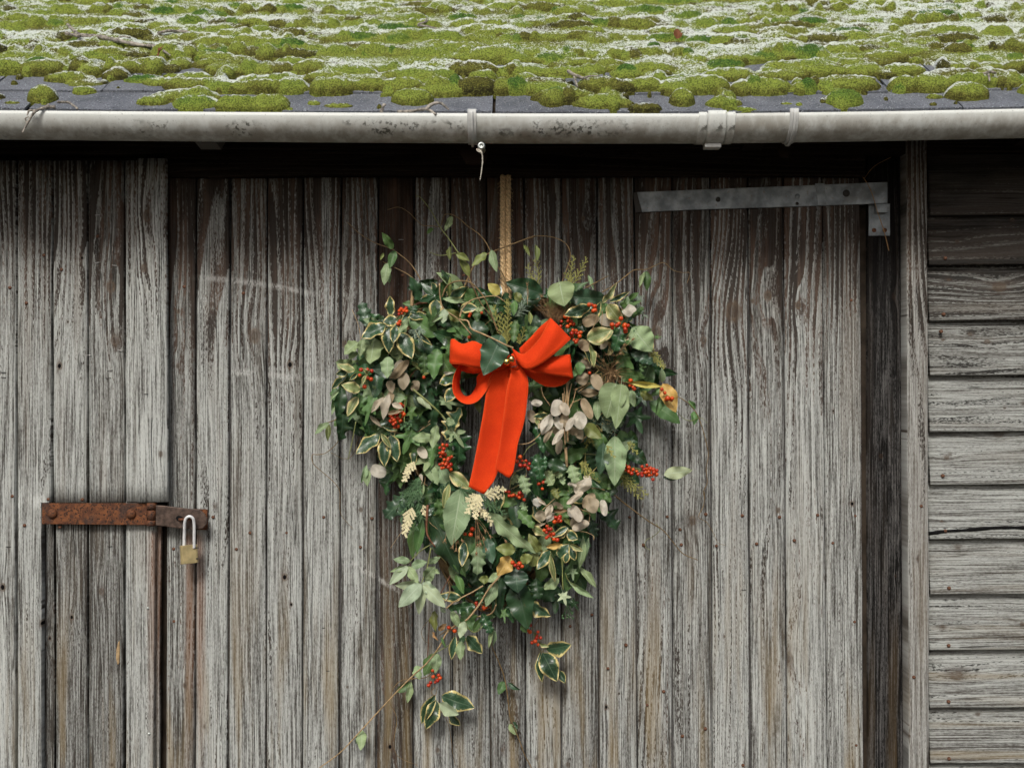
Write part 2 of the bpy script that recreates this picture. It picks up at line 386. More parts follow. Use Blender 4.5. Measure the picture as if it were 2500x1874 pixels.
def leaf_material(name, base, vein, rough=0.4, spec=0.5, margin=None, mcol=None, vstr=0.8, var=0.35, transl=0.12, under=None):
    N = NT(name)
    t, s, _ = N.sep(N.n('ShaderNodeUVMap', uv_map='UVMap').outputs[0])
    oi = N.n('ShaderNodeObjectInfo').outputs['Random']
    sa = N.m('ABSOLUTE', s)
    tc = N.n('ShaderNodeTexCoord').outputs['Object']
    P3 = N.xyz(t, s, N.mul(oi, 37.0))
    nz = N.noise(P3, 3.0, 3, 0.6); fz = N.noise(P3, 40.0, 2)
    k = N.add(1-var, N.mul(oi, 2*var)); k = N.add(k, N.mul(N.sub(nz, 0.5), 0.5), N.mul(N.sub(fz, 0.5), 0.25))
    vm = N.n('ShaderNodeVectorMath', operation='SCALE'); vm.inputs[0].default_value = base; N.put(vm.inputs['Scale'], k)
    col = vm.outputs[0]
    # a little yellow-to-blue drift between leaves
    col = N.mix(N.mul(N.m('FRACT', N.mul(oi, 7.7)), 0.30), col, (base[0]*1.45, base[1]*1.05, base[2]*0.6))
    mid = N.ss(sa, 0.07, 0.015); lat = N.m('FRACT', N.mul(N.sub(t, N.mul(sa, 0.16)), 7.0))
    lat = N.mul(N.ss(N.m('ABSOLUTE', N.sub(lat, 0.5)), 0.09, 0.02), 0.45, N.ss(sa, 0.95, 0.5))
    vn = N.m('MAXIMUM', mid, lat)
    if margin is not None:
        P4 = N.xyz(N.mul(t, 6.5), N.mul(s, 1.6), N.mul(oi, 61.0))
        e = N.add(sa, N.mul(N.ss(t, 0.72, 1.0), 0.28), N.mul(N.sub(N.noise(P4, 2.2, 4, 0.7), 0.5), 0.75), N.mul(N.sub(N.m('FRACT', N.mul(oi, 3.3)), 0.5), 0.16))
        mm = N.ss(e, margin-0.02, margin+0.03)
        g2 = N.ss(e, margin-0.28, margin-0.2)
        col = N.mix(N.mul(g2, 0.35), col, (base[0]*3+0.06, base[1]*2.2+0.07, base[2]*2+0.05))
        col = N.mix(mm, col, N.mix(N.noise(P4, 3.0, 2), mcol, (mcol[0]*0.9, mcol[1]*0.75, mcol[2]*0.45)))
    col = N.mix(N.mul(vn, vstr), col, vein)
    br = N.mul(N.ss(N.noise(P3, 6.0, 2, 0.7), 0.62, 0.72), 0.55)
    col = N.mix(br, col, (0.10, 0.065, 0.025))
    N.bump(N.add(N.mul(vn, -0.8), N.mul(nz, 1.6)), 0.35, 0.0012)
    if under is not None:
        bf = N.n('ShaderNodeNewGeometry').outputs['Backfacing']; col = N.mix(bf, col, under)
    N.fin(col, N.add(rough, N.mul(N.sub(fz, 0.5), 0.2)), spec)
    if transl:
        tr = N.n('ShaderNodeBsdfTranslucent'); N.put(tr.inputs[0], col)
        ms = N.n('ShaderNodeMixShader'); ms.inputs[0].default_value = transl
        N.t.links.new(N.bsdf.outputs[0], ms.inputs[1]); N.t.links.new(tr.outputs[0], ms.inputs[2]); N.t.links.new(ms.outputs[0], N.out.inputs[0])
    return N.mat
LM = {
 'dk': leaf_material('leaf_dark', (0.026, 0.066, 0.028), (0.06, 0.10, 0.06), 0.36, 0.5),
 'bl': leaf_material('leaf_blue_green', (0.050, 0.108, 0.064), (0.13, 0.20, 0.13), 0.33, 0.55),
 'ho': leaf_material('leaf_holly', (0.028, 0.084, 0.032), (0.11, 0.18, 0.09), 0.24, 0.6),
 'md': leaf_material('leaf_green', (0.085, 0.172, 0.056), (0.16, 0.25, 0.11), 0.45, 0.4),
 'sg': leaf_material('leaf_sage', (0.245, 0.345, 0.188), (0.40, 0.49, 0.32), 0.6, 0.3, var=0.2),
 'pl': leaf_material('leaf_pale', (0.36, 0.45, 0.30), (0.42, 0.50, 0.36), 0.6, 0.3, var=0.15),
 'ol': leaf_material('leaf_olive', (0.165, 0.205, 0.065), (0.22, 0.26, 0.10), 0.45, 0.4),
 'va': leaf_material('leaf_variegated', (0.030, 0.075, 0.038), (0.10, 0.16, 0.09), 0.30, 0.55, 0.74, (0.66, 0.60, 0.30)),
 'vp': leaf_material('leaf_pale_variegated', (0.19, 0.245, 0.100), (0.34, 0.38, 0.20), 0.45, 0.4, 0.76, (0.66, 0.61, 0.36)),
 'ye': leaf_material('leaf_yellow', (0.54, 0.38, 0.125), (0.60, 0.45, 0.18), 0.5, 0.35, var=0.12),
 'yg': leaf_material('leaf_yellow_green', (0.46, 0.44, 0.13), (0.5, 0.5, 0.2), 0.5, 0.35, var=0.12),
 'tn': leaf_material('leaf_tan', (0.30, 0.19, 0.09), (0.36, 0.25, 0.13), 0.6, 0.3),
 'po': leaf_material('seed_pod_tan', (0.40, 0.34, 0.24), (0.33, 0.26, 0.16), 0.55, 0.3, vstr=0.15, var=0.25, transl=0.35),
 'pw': leaf_material('seed_pod_pale', (0.58, 0.555, 0.475), (0.48, 0.43, 0.34), 0.45, 0.4, vstr=0.15, var=0.15, transl=0.35),
}
def berry_material():
    N = NT('berry'); oi = N.n('ShaderNodeObjectInfo').outputs['Random']
    col = N.mix(oi, (0.33, 0.010, 0.004), (0.62, 0.080, 0.008))
    tc = N.n('ShaderNodeTexCoord').outputs['Object']
    col = N.mix(N.ss(N.noise(tc, 260, 2), 0.6, 0.75, 0, 0.35), col, (0.75, 0.22, 0.03))
    z_ = N.sep(tc)[2]; col = N.mix(N.ss(z_, -0.80, -0.93), col, (0.03, 0.012, 0.008))
    return N.fin(col, 0.30, 0.5)
M['berry'] = berry_material()
def ribbon_material():
    N = NT('ribbon_felt'); t, s, _ = N.sep(N.n('ShaderNodeUVMap', uv_map='UVMap').outputs[0])
    tc = N.n('ShaderNodeTexCoord').outputs['Object']
    w = N.noise(tc, 520, 2, 0.75); b = N.noise(tc, 18, 2); cr = N.noise(N.xyz(N.mul(t, 9.0), N.mul(s, 2.0), 0.3), 1.0, 3, 0.55, 0.6)
    col = N.mix(w, (0.52, 0.022, 0.003), (0.86, 0.076, 0.010)); col = N.mix(N.ss(b, .4, .7, 0, .25), col, (0.40, 0.012, 0.003))
    ed = N.ss(N.m('ABSOLUTE', N.sub(s, 0.5)), 0.465, 0.49)
    col = N.mix(N.mul(ed, 0.6), col, (0.74, 0.11, 0.025))
    N.bump(N.add(N.mul(w, 0.8), N.mul(ed, 1.5), N.mul(cr, 1.6)), 0.45, 0.0008)
    return N.fin(col, 0.85, 0.15, Sheen_Weight=0.03, Sheen_Roughness=0.5, Sheen_Tint=(1, 0.35, 0.12, 1))
M['ribbon'] = ribbon_material()
M['vine'] = simple('vine_stem', (0.19, 0.125, 0.055), 0.6, 0.3, var=0.35, scale=60)
M['vine_g'] = simple('vine_green', (0.20, 0.22, 0.075), 0.55, 0.35, var=0.3, scale=60)
M['stem_tan'] = simple('dry_stem', (0.36, 0.25, 0.13), 0.7, 0.25, var=0.3, scale=80)
M['stem_red'] = simple('red_stem', (0.17, 0.075, 0.04), 0.6, 0.3, var=0.3, scale=80)
M['needle'] = simple('needle_green', (0.075, 0.145, 0.062), 0.6, 0.3, var=0.35, scale=70)
M['needle_y'] = simple('needle_yellow', (0.27, 0.27, 0.075), 0.6, 0.3, var=0.3, scale=70)
M['needle_c'] = simple('needle_cream', (0.66, 0.60, 0.36), 0.6, 0.3, var=0.15, scale=70)
M['needle_s'] = simple('needle_silver', (0.20, 0.26, 0.19), 0.6, 0.3, var=0.3, scale=70)
M['dry'] = simple('dry_seedhead', (0.27, 0.17, 0.085), 0.8, 0.2, var=0.4, scale=150)
M['rope'] = simple('sisal_rope', (0.62, 0.44, 0.24), 0.85, 0.15, var=0.3, scale=260, bump=0.5)
M['string'] = simple('pale_string', (0.50, 0.46, 0.38), 0.85, 0.15, var=0.3, scale=200)
M['straw'] = simple('dry_straw', (0.30, 0.18, 0.08), 0.8, 0.2)
M['twig'] = simple('lichen_twig', (0.26, 0.235, 0.20), 0.85, 0.15, var=0.65, scale=110, bump=0.6)
M['brass'] = simple('brass', (0.50, 0.40, 0.20), 0.32, 0.6, 0.45, var=0.22, scale=45, bump=0.1)
M['gold'] = simple('gold_bell', (0.85, 0.58, 0.20), 0.16, 0.5, 1.0)
M['shackle'] = simple('steel_shackle', (0.80, 0.81, 0.80), 0.25, 0.7, 0.25, var=0.12, scale=60)
M['nail'] = simple('rusty_nail', (0.13, 0.062, 0.036), 0.7, 0.3, 0.2, var=0.5, scale=300)
M['screw'] = simple('zinc_screw', (0.50, 0.53, 0.50), 0.4, 0.5, 0.7, var=0.2, scale=150)
M['wire'] = simple('staple_wire', (0.45, 0.44, 0.42), 0.45, 0.5, 0.7)
M['wire_dk'] = simple('staple_rusted', (0.05, 0.045, 0.04), 0.6, 0.4, 0.4)
M['black'] = simple('dark_void', (0.008, 0.008, 0.008), 0.9, 0.1)
M['deck'] = simple('roof_deck', (0.035, 0.027, 0.02), 0.9, 0.1, var=0.4, scale=20)
M['bracket'] = simple('bracket_plastic', (0.50, 0.505, 0.485), 0.5, 0.35, var=0.15, scale=40)
M['ground'] = simple('gravel_yard', (0.065, 0.058, 0.048), 0.95, 0.1, var=0.4, scale=6, bump=0.5)
M['deadleaf'] = simple('dead_leaf', (0.16, 0.06, 0.025), 0.7, 0.25, var=0.4, scale=60)
M['iron'] = simple('worn_iron', (0.095, 0.066, 0.052), 0.5, 0.45, 0.5, var=0.45, scale=70, bump=0.25)
# ------------------------------------------------------------------ ground and shed shell
gx = np.linspace(-60, 60, 9)
ground = mesh('ground', [(-120, -120, 0), (120, -120, 0), (120, 120, 0), (-120, 120, 0)], [(0, 1, 2, 3)], M['ground'], smooth=False)
tag(ground, kind='structure')

shed = empty('timber_shed', (1.25, 0, 0), 'old weathered timber shed with grey plank doors and a mossy slate roof', 'shed')

# knots and holes seen in the boards: px, py, radius in mm, is it an open hole
KNOTS = [(145, 893, 8, 1), (360, 527, 12, 0), (392, 1108, 6, 1), (6, 1433, 9, 1), (104, 1521, 8, 1), (175, 1506, 6, 1), (248, 1443, 7, 0),
         (436, 760, 5, 0), (434, 893, 5, 0), (452, 1672, 6, 1), (708, 890, 9, 1), (695, 1408, 8, 0), (952, 1822, 7, 1), (622, 820, 16, 0), (840, 840, 7, 0),
         (1602, 812, 15, 0), (1874, 722, 11, 0), (1838, 735, 5, 0), (2080, 1229, 6, 1), (1690, 1270, 10, 0), (1922, 1608, 16, 0), (1790, 760, 22, 0),
         (1948, 745, 8, 0), (1718, 830, 8, 0), (1480, 1725, 6, 1), (270, 700, 12, 0), (350, 655, 8, 0), (1900, 1245, 6, 0), (280, 830, 11, 0)]
def props(o, umin, umax, vc, half, horiz=False, mirror=None, **kw):
    ks = []
    for (kx, ky, kr, kh) in KNOTS:
        if horiz: continue
        wx, wz = X(kx, kw.get('d', 0)), Z(ky, kw.get('d', 0))
        if abs(wx-vc) < half+0.004 and umin < wz < umax: ks.append((wz, wx-vc, kr/1000, kh))
    while len(ks) < 3:
        ks.append((random.uniform(umin, umax), random.uniform(-half, half)*0.8, random.choice([0.003, 0.004, 0.005, 0.0]), 0))
    for k, q in zip('abc', ks[:3]): o['knot_'+k] = [float(q[0]), float(q[1]), float(q[2])]
    o['hole'] = 1.0 if ks[0][3] else 0.25
    o['seed'] = random.uniform(0, 40)
    o['tone'] = kw.get('tone', random.uniform(-0.07, 0.09))
    o['stain'] = kw.get('stain', random.uniform(-0.06, 0.05))
    o['rust'] = list(kw.get('rust', (0.0, 9.0, 0.001)))

FR = [0, 0, 0.030, 0.22, 0.4, 0.6, 0.78, 0.970, 1, 1]
def plank(parent, xt, xb, py0, py1, d, thick=0.020, mat='board', name='plank', step=0.045, xr_fn=None, cup=None, **kw):
    """upright board: xt = (left, right) px at py0, xb the same at py1"""
    z0, z1 = Z(py0, d), Z(py1, d)
    n = max(4, int(abs(z0-z1)/step)+2)
    ts = np.linspace(0, 1, n)
    if xr_fn is not None: ts = np.sort(np.concatenate([ts, xr_fn['ts']]))
    n = len(ts)
    cup = random.uniform(-0.0016, 0.0016) if cup is None else cup
    tilt = random.uniform(-0.0012, 0.0012); sd = random.uniform(0, 200)
    wl = (fbm(ts*9+sd, ts*0+3.3, 5)-0.5)*0.0030; wr = (fbm(ts*9+sd+50, ts*0+7.7, 6)-0.5)*0.0030
    wy = (fbm(ts*4+sd, ts*0+1.1, 7)-0.5)*0.0030
    V = []; UV = []; xc = X((xt[0]+xt[1])/2, d)
    for i, t in enumerate(ts):
        a = X(xt[0]+(xb[0]-xt[0])*t, d)+wl[i]
        pr = xt[1]+(xb[1]-xt[1])*t
        if xr_fn is not None: pr = xr_fn['f'](t)
        b = X(pr, d)+wr[i]
        z = z0+(z1-z0)*t
        for j, f in enumerate(FR):
            q = (f-0.5)*2
            dd = d+cup*(q*q-0.4)+tilt*q+wy[i]
            if j in (0, 9): dd = d-thick
            elif j in (1, 8): dd -= 0.0032
            elif j in (2, 7): dd -= 0.0004
            V.append((a+(b-a)*f, -dd, z)); UV.append((z, a+(b-a)*f-xc))
    k = len(FR)
    F = [(i*k+j, (i+1)*k+j, (i+1)*k+j+1, i*k+j+1) for i in range(n-1) for j in range(k-1)]
    F += [tuple(range(k)), tuple(range((n-1)*k, n*k))[::-1]]
    o = mesh(name, V, F, M[mat], parent, UV, True, (xc, -d, (z0+z1)/2))
    for p in o.data.polygons:
        if len(p.vertices) > 4: p.use_smooth = False
    props(o, min(z0, z1), max(z0, z1), xc, abs(X(xt[1], d)-X(xt[0], d))/2, d=d, **kw)
    return o

def nail(parent, px, py, d, r=0.0042, mat='nail', proud=0.0022):
    b = MB(); c = P(px, py, d)
    b.lathe([(r, -0.006), (r, proud*0.5), (r*0.75, proud), (r*0.1, proud*1.05)], c, (random.uniform(-.15, .15), -1, random.uniform(-.15, .15)), 10)
    return b.build('nail', M[mat], parent, origin=c)
def staple(parent, px, py, d, w=0.009, mat='wire', rz=0.0):
    c = P(px, py, d+0.0016); b = MB(); dx, dz = math.cos(rz)*w/2, math.sin(rz)*w/2
    b.tube([(c.x-dx, c.y+0.006, c.z-dz), (c.x-dx, c.y, c.z-dz), (c.x+dx, c.y, c.z+dz), (c.x+dx, c.y+0.006, c.z+dz)], 0.0008, k=5, n=14)
    return b.build('staple', M[mat], parent, origin=c)

# ---- main plank door
BT, GB = 2300, 1874           # below the picture the boards run down to a few cm above the ground
def zpy(z): return 937+(ZC-z)*1000
def drift(x0, x1874, py): return x0+(x1874-x0)*(py-430)/(1874-430)
b = MB()
for zz in (0.35, 1.15, 1.83): b.box((X(410), 0.021, zz-0.05), (X(2100), 0.045, zz+0.05), 0.002)
b.box((X(330), 0.046, 0.03), (X(2150), 0.06, Z(400)))  # backing sheet added to stop light leaks between the planks
door = b.build('plank_door', M['deck'], shed, smooth=False); door['label'] = 'wide door of upright weathered tongue-and-groove planks'
TOP = [409, 479, 562, 653, 740, 833, 924, 1011, 1099, 1187, 1279, 1370, 1458, 1548, 1641, 1734, 1825, 1914, 2007, 2100]
BOT = [403, 475, 556, 650, 737, 828, 918, 1009, 1105, 1198, 1283, 1371, 1463, 1557, 1643, 1740, 1832, 1923, 2021, 2109]
STN = [.12, .03, -.04, .06, -.04, -.06, .30, -.06, .06, .16, .0, .04, -.03, .14, .0, .10, .08, .14, .02]
TON = [-.06, .12, .02, .08, .06, -.02, -.26, .04, -.06, -.12, .02, -.12, -.04, .04, -.10, .14, .02, .20, -.02]
PYB = zpy(0.05)
for i in range(19):
    g = random.choice([1.7, 2.0, 2.4, 2.8, 3.2])
    xb0, xb1 = drift(TOP[i], BOT[i], PYB), drift(TOP[i+1], BOT[i+1], PYB)
    rust = (0.0, 9.0, 0.001)
    if i == 0: rust = (Z(1290), 0.020, 0.022)
    if i == 1: rust = (Z(1290), -0.036, 0.022)
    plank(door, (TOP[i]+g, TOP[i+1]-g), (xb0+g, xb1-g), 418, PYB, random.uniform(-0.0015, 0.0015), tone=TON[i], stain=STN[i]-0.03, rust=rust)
    # the tongue of the next board shows at the bottom of the joint
    if i < 18:
        bb = MB(); xa = TOP[i+1]; xz = drift(TOP[i+1], BOT[i+1], PYB)
        za, zb = Z(418), Z(PYB)
        bb.add([(X(xa-5), .011, za), (X(xa+5), .011, za), (X(xz+5), .011, zb), (X(xz-5), .011, zb)], [(0, 3, 2, 1)], [(za, -.005), (za, .005), (zb, .005), (zb, -.005)])
        o = bb.build('joint_tongue', M['tarred'], door, False, 'c', True); props(o, 9, 9.1, 0, 0)
NAILS = [(1537, 1262), (1629, 1261), (1723, 1255), (1812, 1258), (1903, 1262), (1996, 1257), (2088, 1259), (1571, 1330), (1663, 1329), (1749, 1332), (1847, 1327),
         (1939, 1319), (2033, 1325), (2086, 1517), (1528, 1574), (1484, 1631), (1580, 1720), (1620, 1687), (1666, 1796), (1722, 1778), (1814, 1867), (2090, 1818),
         (594, 716), (983, 672), (1132, 672), (1445, 1500), (1392, 1528), (908, 1265), (577, 1340), (424, 1339), (425, 1516), (414, 1824), (700, 1300), (790, 1262),
         (520, 1262), (610, 1300), (880, 1335), (2078, 733), (450, 700), (1660, 1292)]
for (x, y) in NAILS: nail(door, x, y, 0.0005, random.uniform(.0036, .0046))
for (x, y, w) in [(979, 585, .010), (1040, 1450, .008), (800, 1637, .007), (1564, 1417, .006), (1816, 1439, .009), (790, 1532, .007)]: staple(door, x, y, 0.0, w, 'wire' if y < 700 else 'wire_dk')

# ---- stable door beside it
b = MB(); b.box((X(-320), 0.02, 0.05), (X(372), 0.04, Z(400)))
sdoor = b.build('stable_door', M['deck'], shed, smooth=False); sdoor['label'] = 'plank stable door with split boards and a cover strip, closed by the hasp'
D1, D0 = 0.022, 0.006
PYB1 = zpy(0.05)
for i, (a, c) in enumerate([(-300, -215), (-213, -130), (-128, -48), (-45, 40)]):
    plank(sdoor, (a+1.5, c-1.5), (a-1, c-4), 392, PYB1, D1, tone=[.02, .04, -.02, .03][i], stain=-.20)
ym = (1226-392)/(PYB1-392)
plank(sdoor, (42.5, 125), (42, 101), 392, PYB1, D1, tone=.04, stain=-.14,
      xr_fn={'ts': np.array([ym, ym+1e-4]), 'f': lambda t: 125-2*t if t <= ym else 101.0})
plank(sdoor, (129, 211), (130, 212), 392, 1226, D1, tone=.10, stain=-.16)
plank(sdoor, (215, 301), (217, 303), 392, 1226, D1, tone=-.04, stain=-.10)
plank(sdoor, (305, 402), (307, 404), 392, 1224, D1, tone=.12, stain=-.22)
plank(sdoor, (333, 405), (333, 408), 386, 1225, 0.040, 0.016, name='cover_strip', tone=.13, stain=-.26)
plank(sdoor, (103, 131), (104, 134), 1222, PYB1, -0.004, tone=-.30, stain=.05)
plank(sdoor, (136, 212), (138, 213), 1222, PYB1, D0+.006, tone=-.20, stain=-.0)
plank(sdoor, (216, 301), (217, 296), 1222, PYB1, D0+.004, tone=-.22, stain=-.0)
plank(sdoor, (306, 379), (306, 370), 1222, PYB1, D0+.008, tone=.06, stain=-.08, rust=(Z(1285), 0.036, 0.026))
plank(sdoor, (381, 393), (374, 386), 1240, PYB1, -.004, .012, name='door_edge', tone=-.1, stain=0, rust=(Z(1240), 0.0, 0.05))
for (x, y) in [(107, 623), (150, 658), (24, 702), (64, 740), (238, 577), (30, 1211), (60, 1282), (118, 1218), (201, 1219), (146, 1286)]: nail(sdoor, x, y, D1+.0005)
for (x, y) in [(361, 1484), (364, 1790)]: nail(sdoor, x, y, D0+.0088, .0034, 'screw')
for (x, y, dk) in [(238, 525, 0), (238, 641, 0), (279, 648, 0), (293, 855, 0), (217, 867, 0), (268, 904, 1), (264, 923, 1), (8, 909, 1), (8, 921, 1), (20, 1334, 1), (7, 491, 1)]:
    staple(sdoor, x, y, D1+.0002, .010, 'wire_dk' if dk else 'wire', random.uniform(-.15, .15))
staple(sdoor, 356, 961, .0402, .009, 'wire_dk'); staple(sdoor, 268, 1333, D0+.0045, .010, 'wire_dk')
# open split in the cover strip board, a long sliver standing proud of it
b = MB(); b.tube([P(371, 1018, .0405), P(369, 1080, .041), P(371, 1150, .041), P(368, 1222, .0405)], .0010, .0006, 5, 12)
b.build('split', M['black'], sdoor, origin='c')

# ---- post, corner batten, header, wall plate, rafters
plank(shed, (2117, 2212), (2121, 2222), 330, PYB, -0.016, 0.05, 'tarred', 'door_post', tone=-.22, stain=.06, cup=0)
plank(shed, (2212, 2264), (2222, 2272), 330, PYB, 0.034, 0.045, 'batten', 'corner_batten', tone=.05, stain=-.02, cup=0)
b = MB(); b.box((X(-320), 0.03, 0.05), (X(3500), 0.08, Z(310))); b.build('light_leak_panel', M['deck'], shed, smooth=False)  # unseen panel added behind the front to stop light leaking through gaps
def beam(name, x0, x1, y0, y1, d, thick):
    V = []; UV = []; n = 30; xs = np.linspace(X(x0, d), X(x1, d), n); z0, z1 = Z(y1, d), Z(y0, d)
    prof = [(-thick, 0), (0, 0), (0.0, .25), (0.0005, .5), (0, .75), (0, 1), (-thick, 1)]
    w = (fbm(xs*5, xs*0+1, 3)-0.5)*.004
    for i, x in enumerate(xs):
        for (dy, f) in prof: V.append((x, -(d+dy), z0+(z1-z0)*f+w[i])); UV.append((x, (z1-z0)*(f-.5)))
    k = len(prof); F = [(i*k+j, (i+1)*k+j, (i+1)*k+j+1, i*k+j+1) for i in range(n-1) for j in range(k-1)]
    F = [f[::-1] for f in F]
    o = mesh(name, V, F, M['beam'], shed, UV, False, ((xs[0]+xs[-1])/2, -d, (z0+z1)/2)); props(o, 0, 3, 0, .05, True, stain=-.1)
    return o
beam('door_header', 398, 2112, 372, 431, 0.018, 0.06)
beam('wall_plate', -320, 3500, 280, 374, 0.030, 0.08)

SLOPE = R(33); DE = 0.230
def sag(x):
    px = x*1000
    return -0.001*(np.interp(px, [-600, 0, 600, 1250, 1700, 2100, 2500, 3300], [262, 268, 273, 277, 277, 271, 262, 250])-277)*0.895
ZE = ZC+0.6055
def roofpt(x, s, h=0.0):
    """point on the slope: s metres up from the eave, h above the slate plane"""
    return (x, -DE+s*math.cos(SLOPE)-h*math.sin(SLOPE), ZE+s*math.sin(SLOPE)+h*math.cos(SLOPE)+float(sag(x)))
for k, xx in enumerate([-190, 495, 1168, 1850, 2535]):
    b = MB(); x = X(xx, .18); V = []
    for (sx) in (-.024, .024):
        for (s, h) in ((0.035, -.03), (0.035, -.085), (.075, -.118), (0.6, -.118), (0.6, -.03)): V.append(roofpt(x+sx, s, h))
    b.add(V, [(0, 1, 2, 3, 4)[::-1], (5, 6, 7, 8, 9)]+[(i, (i+1) % 5, (i+1) % 5+5, i+5) for i in range(5)])
    o = b.build('rafter', M['batten'] if k in (1,) else M['beam'], shed, False, 'c'); props(o, 0, 3, 0, .05, True, stain=-.9 if k == 1 else .1, tone=.3 if k == 1 else 0)

# ---- clapboard siding
b = MB(); b.box((X(2262), -0.004, 0.05), (X(3500), 0.02, Z(320))); siding = b.build('clapboard_siding', M['deck'], shed, smooth=False)
siding['label'] = 'overlapping horizontal clapboards, grey below and brown under the eaves'
EDG = [391, 525, 647, 782, 917, 1054, 1183, 1315, 1450, 1586, 1728, 1863, 2000, 2140, 2280]
for i in range(1, len(EDG)):
    y1, y0 = EDG[i], EDG[i-1]-28
    d = 0.012; n = 34; xs = np.linspace(X(2267+random.uniform(0, 5), .03), X(3480), n); V = []; UV = []
    sd = random.uniform(0, 99)
    we = (fbm(xs*7+sd, xs*0+2, 9)-0.5)*.0022+(xs-2.27)*random.uniform(.004, .012); wy = (fbm(xs*4+sd, xs*0+5, 10)-0.5)*.003
    z1 = Z(y1, .034); z0 = Z(y0, .012)
    prof = [(0.016, 0.004), (0.0335, 0.0), (0.0345, 0.02), (0.0325, 0.10), (0.028, .35), (0.022, .65), (0.011, 1.0)]
    for q, x in enumerate(xs):
        for (dd, f) in prof: V.append((x, -(dd+wy[q]*(1-f)), z1+(z0-z1)*f+we[q])); UV.append((x, (z0-z1)*(f-.5)))
    k = len(prof); F = [(a*k+j, (a+1)*k+j, (a+1)*k+j+1, a*k+j+1) for a in range(n-1) for j in range(k-1)]
    F.append(tuple(range(k)))
    o = mesh('clapboard', V, F, M['clap'], siding, UV, True, (2.5, -.03, z1))
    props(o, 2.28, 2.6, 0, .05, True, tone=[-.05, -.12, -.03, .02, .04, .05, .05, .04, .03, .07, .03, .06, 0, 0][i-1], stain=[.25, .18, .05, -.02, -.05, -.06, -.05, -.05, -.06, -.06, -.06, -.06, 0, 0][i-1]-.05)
    kn = {3: (2.430, .0, .014), 6: (2.430, .045, .011), 10: (2.326, -.005, .013), 4: (2.40, .0, .006)}.get(i)
    if kn: o['knot_a'] = list(kn); o['hole'] = 0.0
for (x, y) in [(2308, 630), (2304, 767), (2298, 809), (2302, 1161), (2308, 1296), (2317, 1435), (2316, 1575), (2316, 1712), (2317, 1851)]: nail(siding, x, y, .0345 if y < 1800 else .034, .0045)
# the split board: a long open crack above a loose sliver
b = MB(); pts = [(2266, 1302), (2310, 1296), (2360, 1293), (2420, 1288), (2480, 1287), (2560, 1290)]
b.tube([P(x, y, .0335) for x, y in pts], .0042, .0030, 6, 26, jitter=.7); b.build('split', M['black'], siding, origin='c')
for (x, y) in [(2249, 1235), (2231, 1652)]: nail(shed, x, y, .0345)

# ------------------------------------------------------------------ roof, slates
V = [roofpt(x, s, -0.022) for x in (-0.75, 3.4) for s in (0.03, 1.75)]
rp = [roofpt(x, s, -0.03) for x in np.linspace(-.75, 3.4, 24) for s in (0.02, 1.75)]
rq = [roofpt(x, s, -0.012) for x in np.linspace(-.75, 3.4, 24) for s in (0.02, 1.75)]
F = []
for i in range(23):
    a = 2*i; F += [(a, a+1, a+3, a+2), (a+48, a+50, a+51, a+49), (a, a+2, a+50, a+48), (a+1, a+49, a+51, a+3)]
roof = mesh('roof', rp+rq, F, M['deck'], shed, smooth=False); roof['label'] = 'slate roof slope thick with frosted green moss'
yb = roofpt(0, 1.75, -.02)
mesh('rear_slope', [(-.75, yb[1], yb[2]), (3.4, yb[1], yb[2]), (3.4, yb[1]+1.9, .9), (-.75, yb[1]+1.9, .9)], [(0, 1, 2, 3)], M['slate'], shed, smooth=False)
GAUGE, SW = 0.122, 0.262
nC = 12
for c in range(nC):
    off = (c % 2)*SW/2
    for k in range(-1, 15):
        x0 = -0.62+off+k*SW+random.uniform(-.004, .004)
        if x0 > 3.2: continue
        w = SW-random.uniform(.003, .007); s0 = c*GAUGE+random.uniform(-.004, .004)-.004
        L = GAUGE+0.06; lift = random.uniform(0, .002); th = .006
        j = [random.uniform(-.0025, .0025) for _ in range(4)]
        xs = [x0, x0+w*.33, x0+w*.66, x0+w]; V = []
        for q, x in enumerate(xs):
            e = s0+j[q]
            V += [roofpt(x, e, .0005+lift), roofpt(x, e+.001, .0005+lift+th), roofpt(x, e+.004, .001+lift+th), roofpt(x, e+L, -.006+th)]
        F = [(a*4+m_, a*4+m_+1, (a+1)*4+m_+1, (a+1)*4+m_) for a in range(3) for m_ in range(3)]
        F = [f[::-1] for f in F]+[(0, 1, 2, 3), (15, 14, 13, 12)]
        o = mesh('slate', V, F, M['slate'], roof, None, False, roofpt(x0+w/2, s0, 0)); o['seed'] = random.uniform(0, 12)

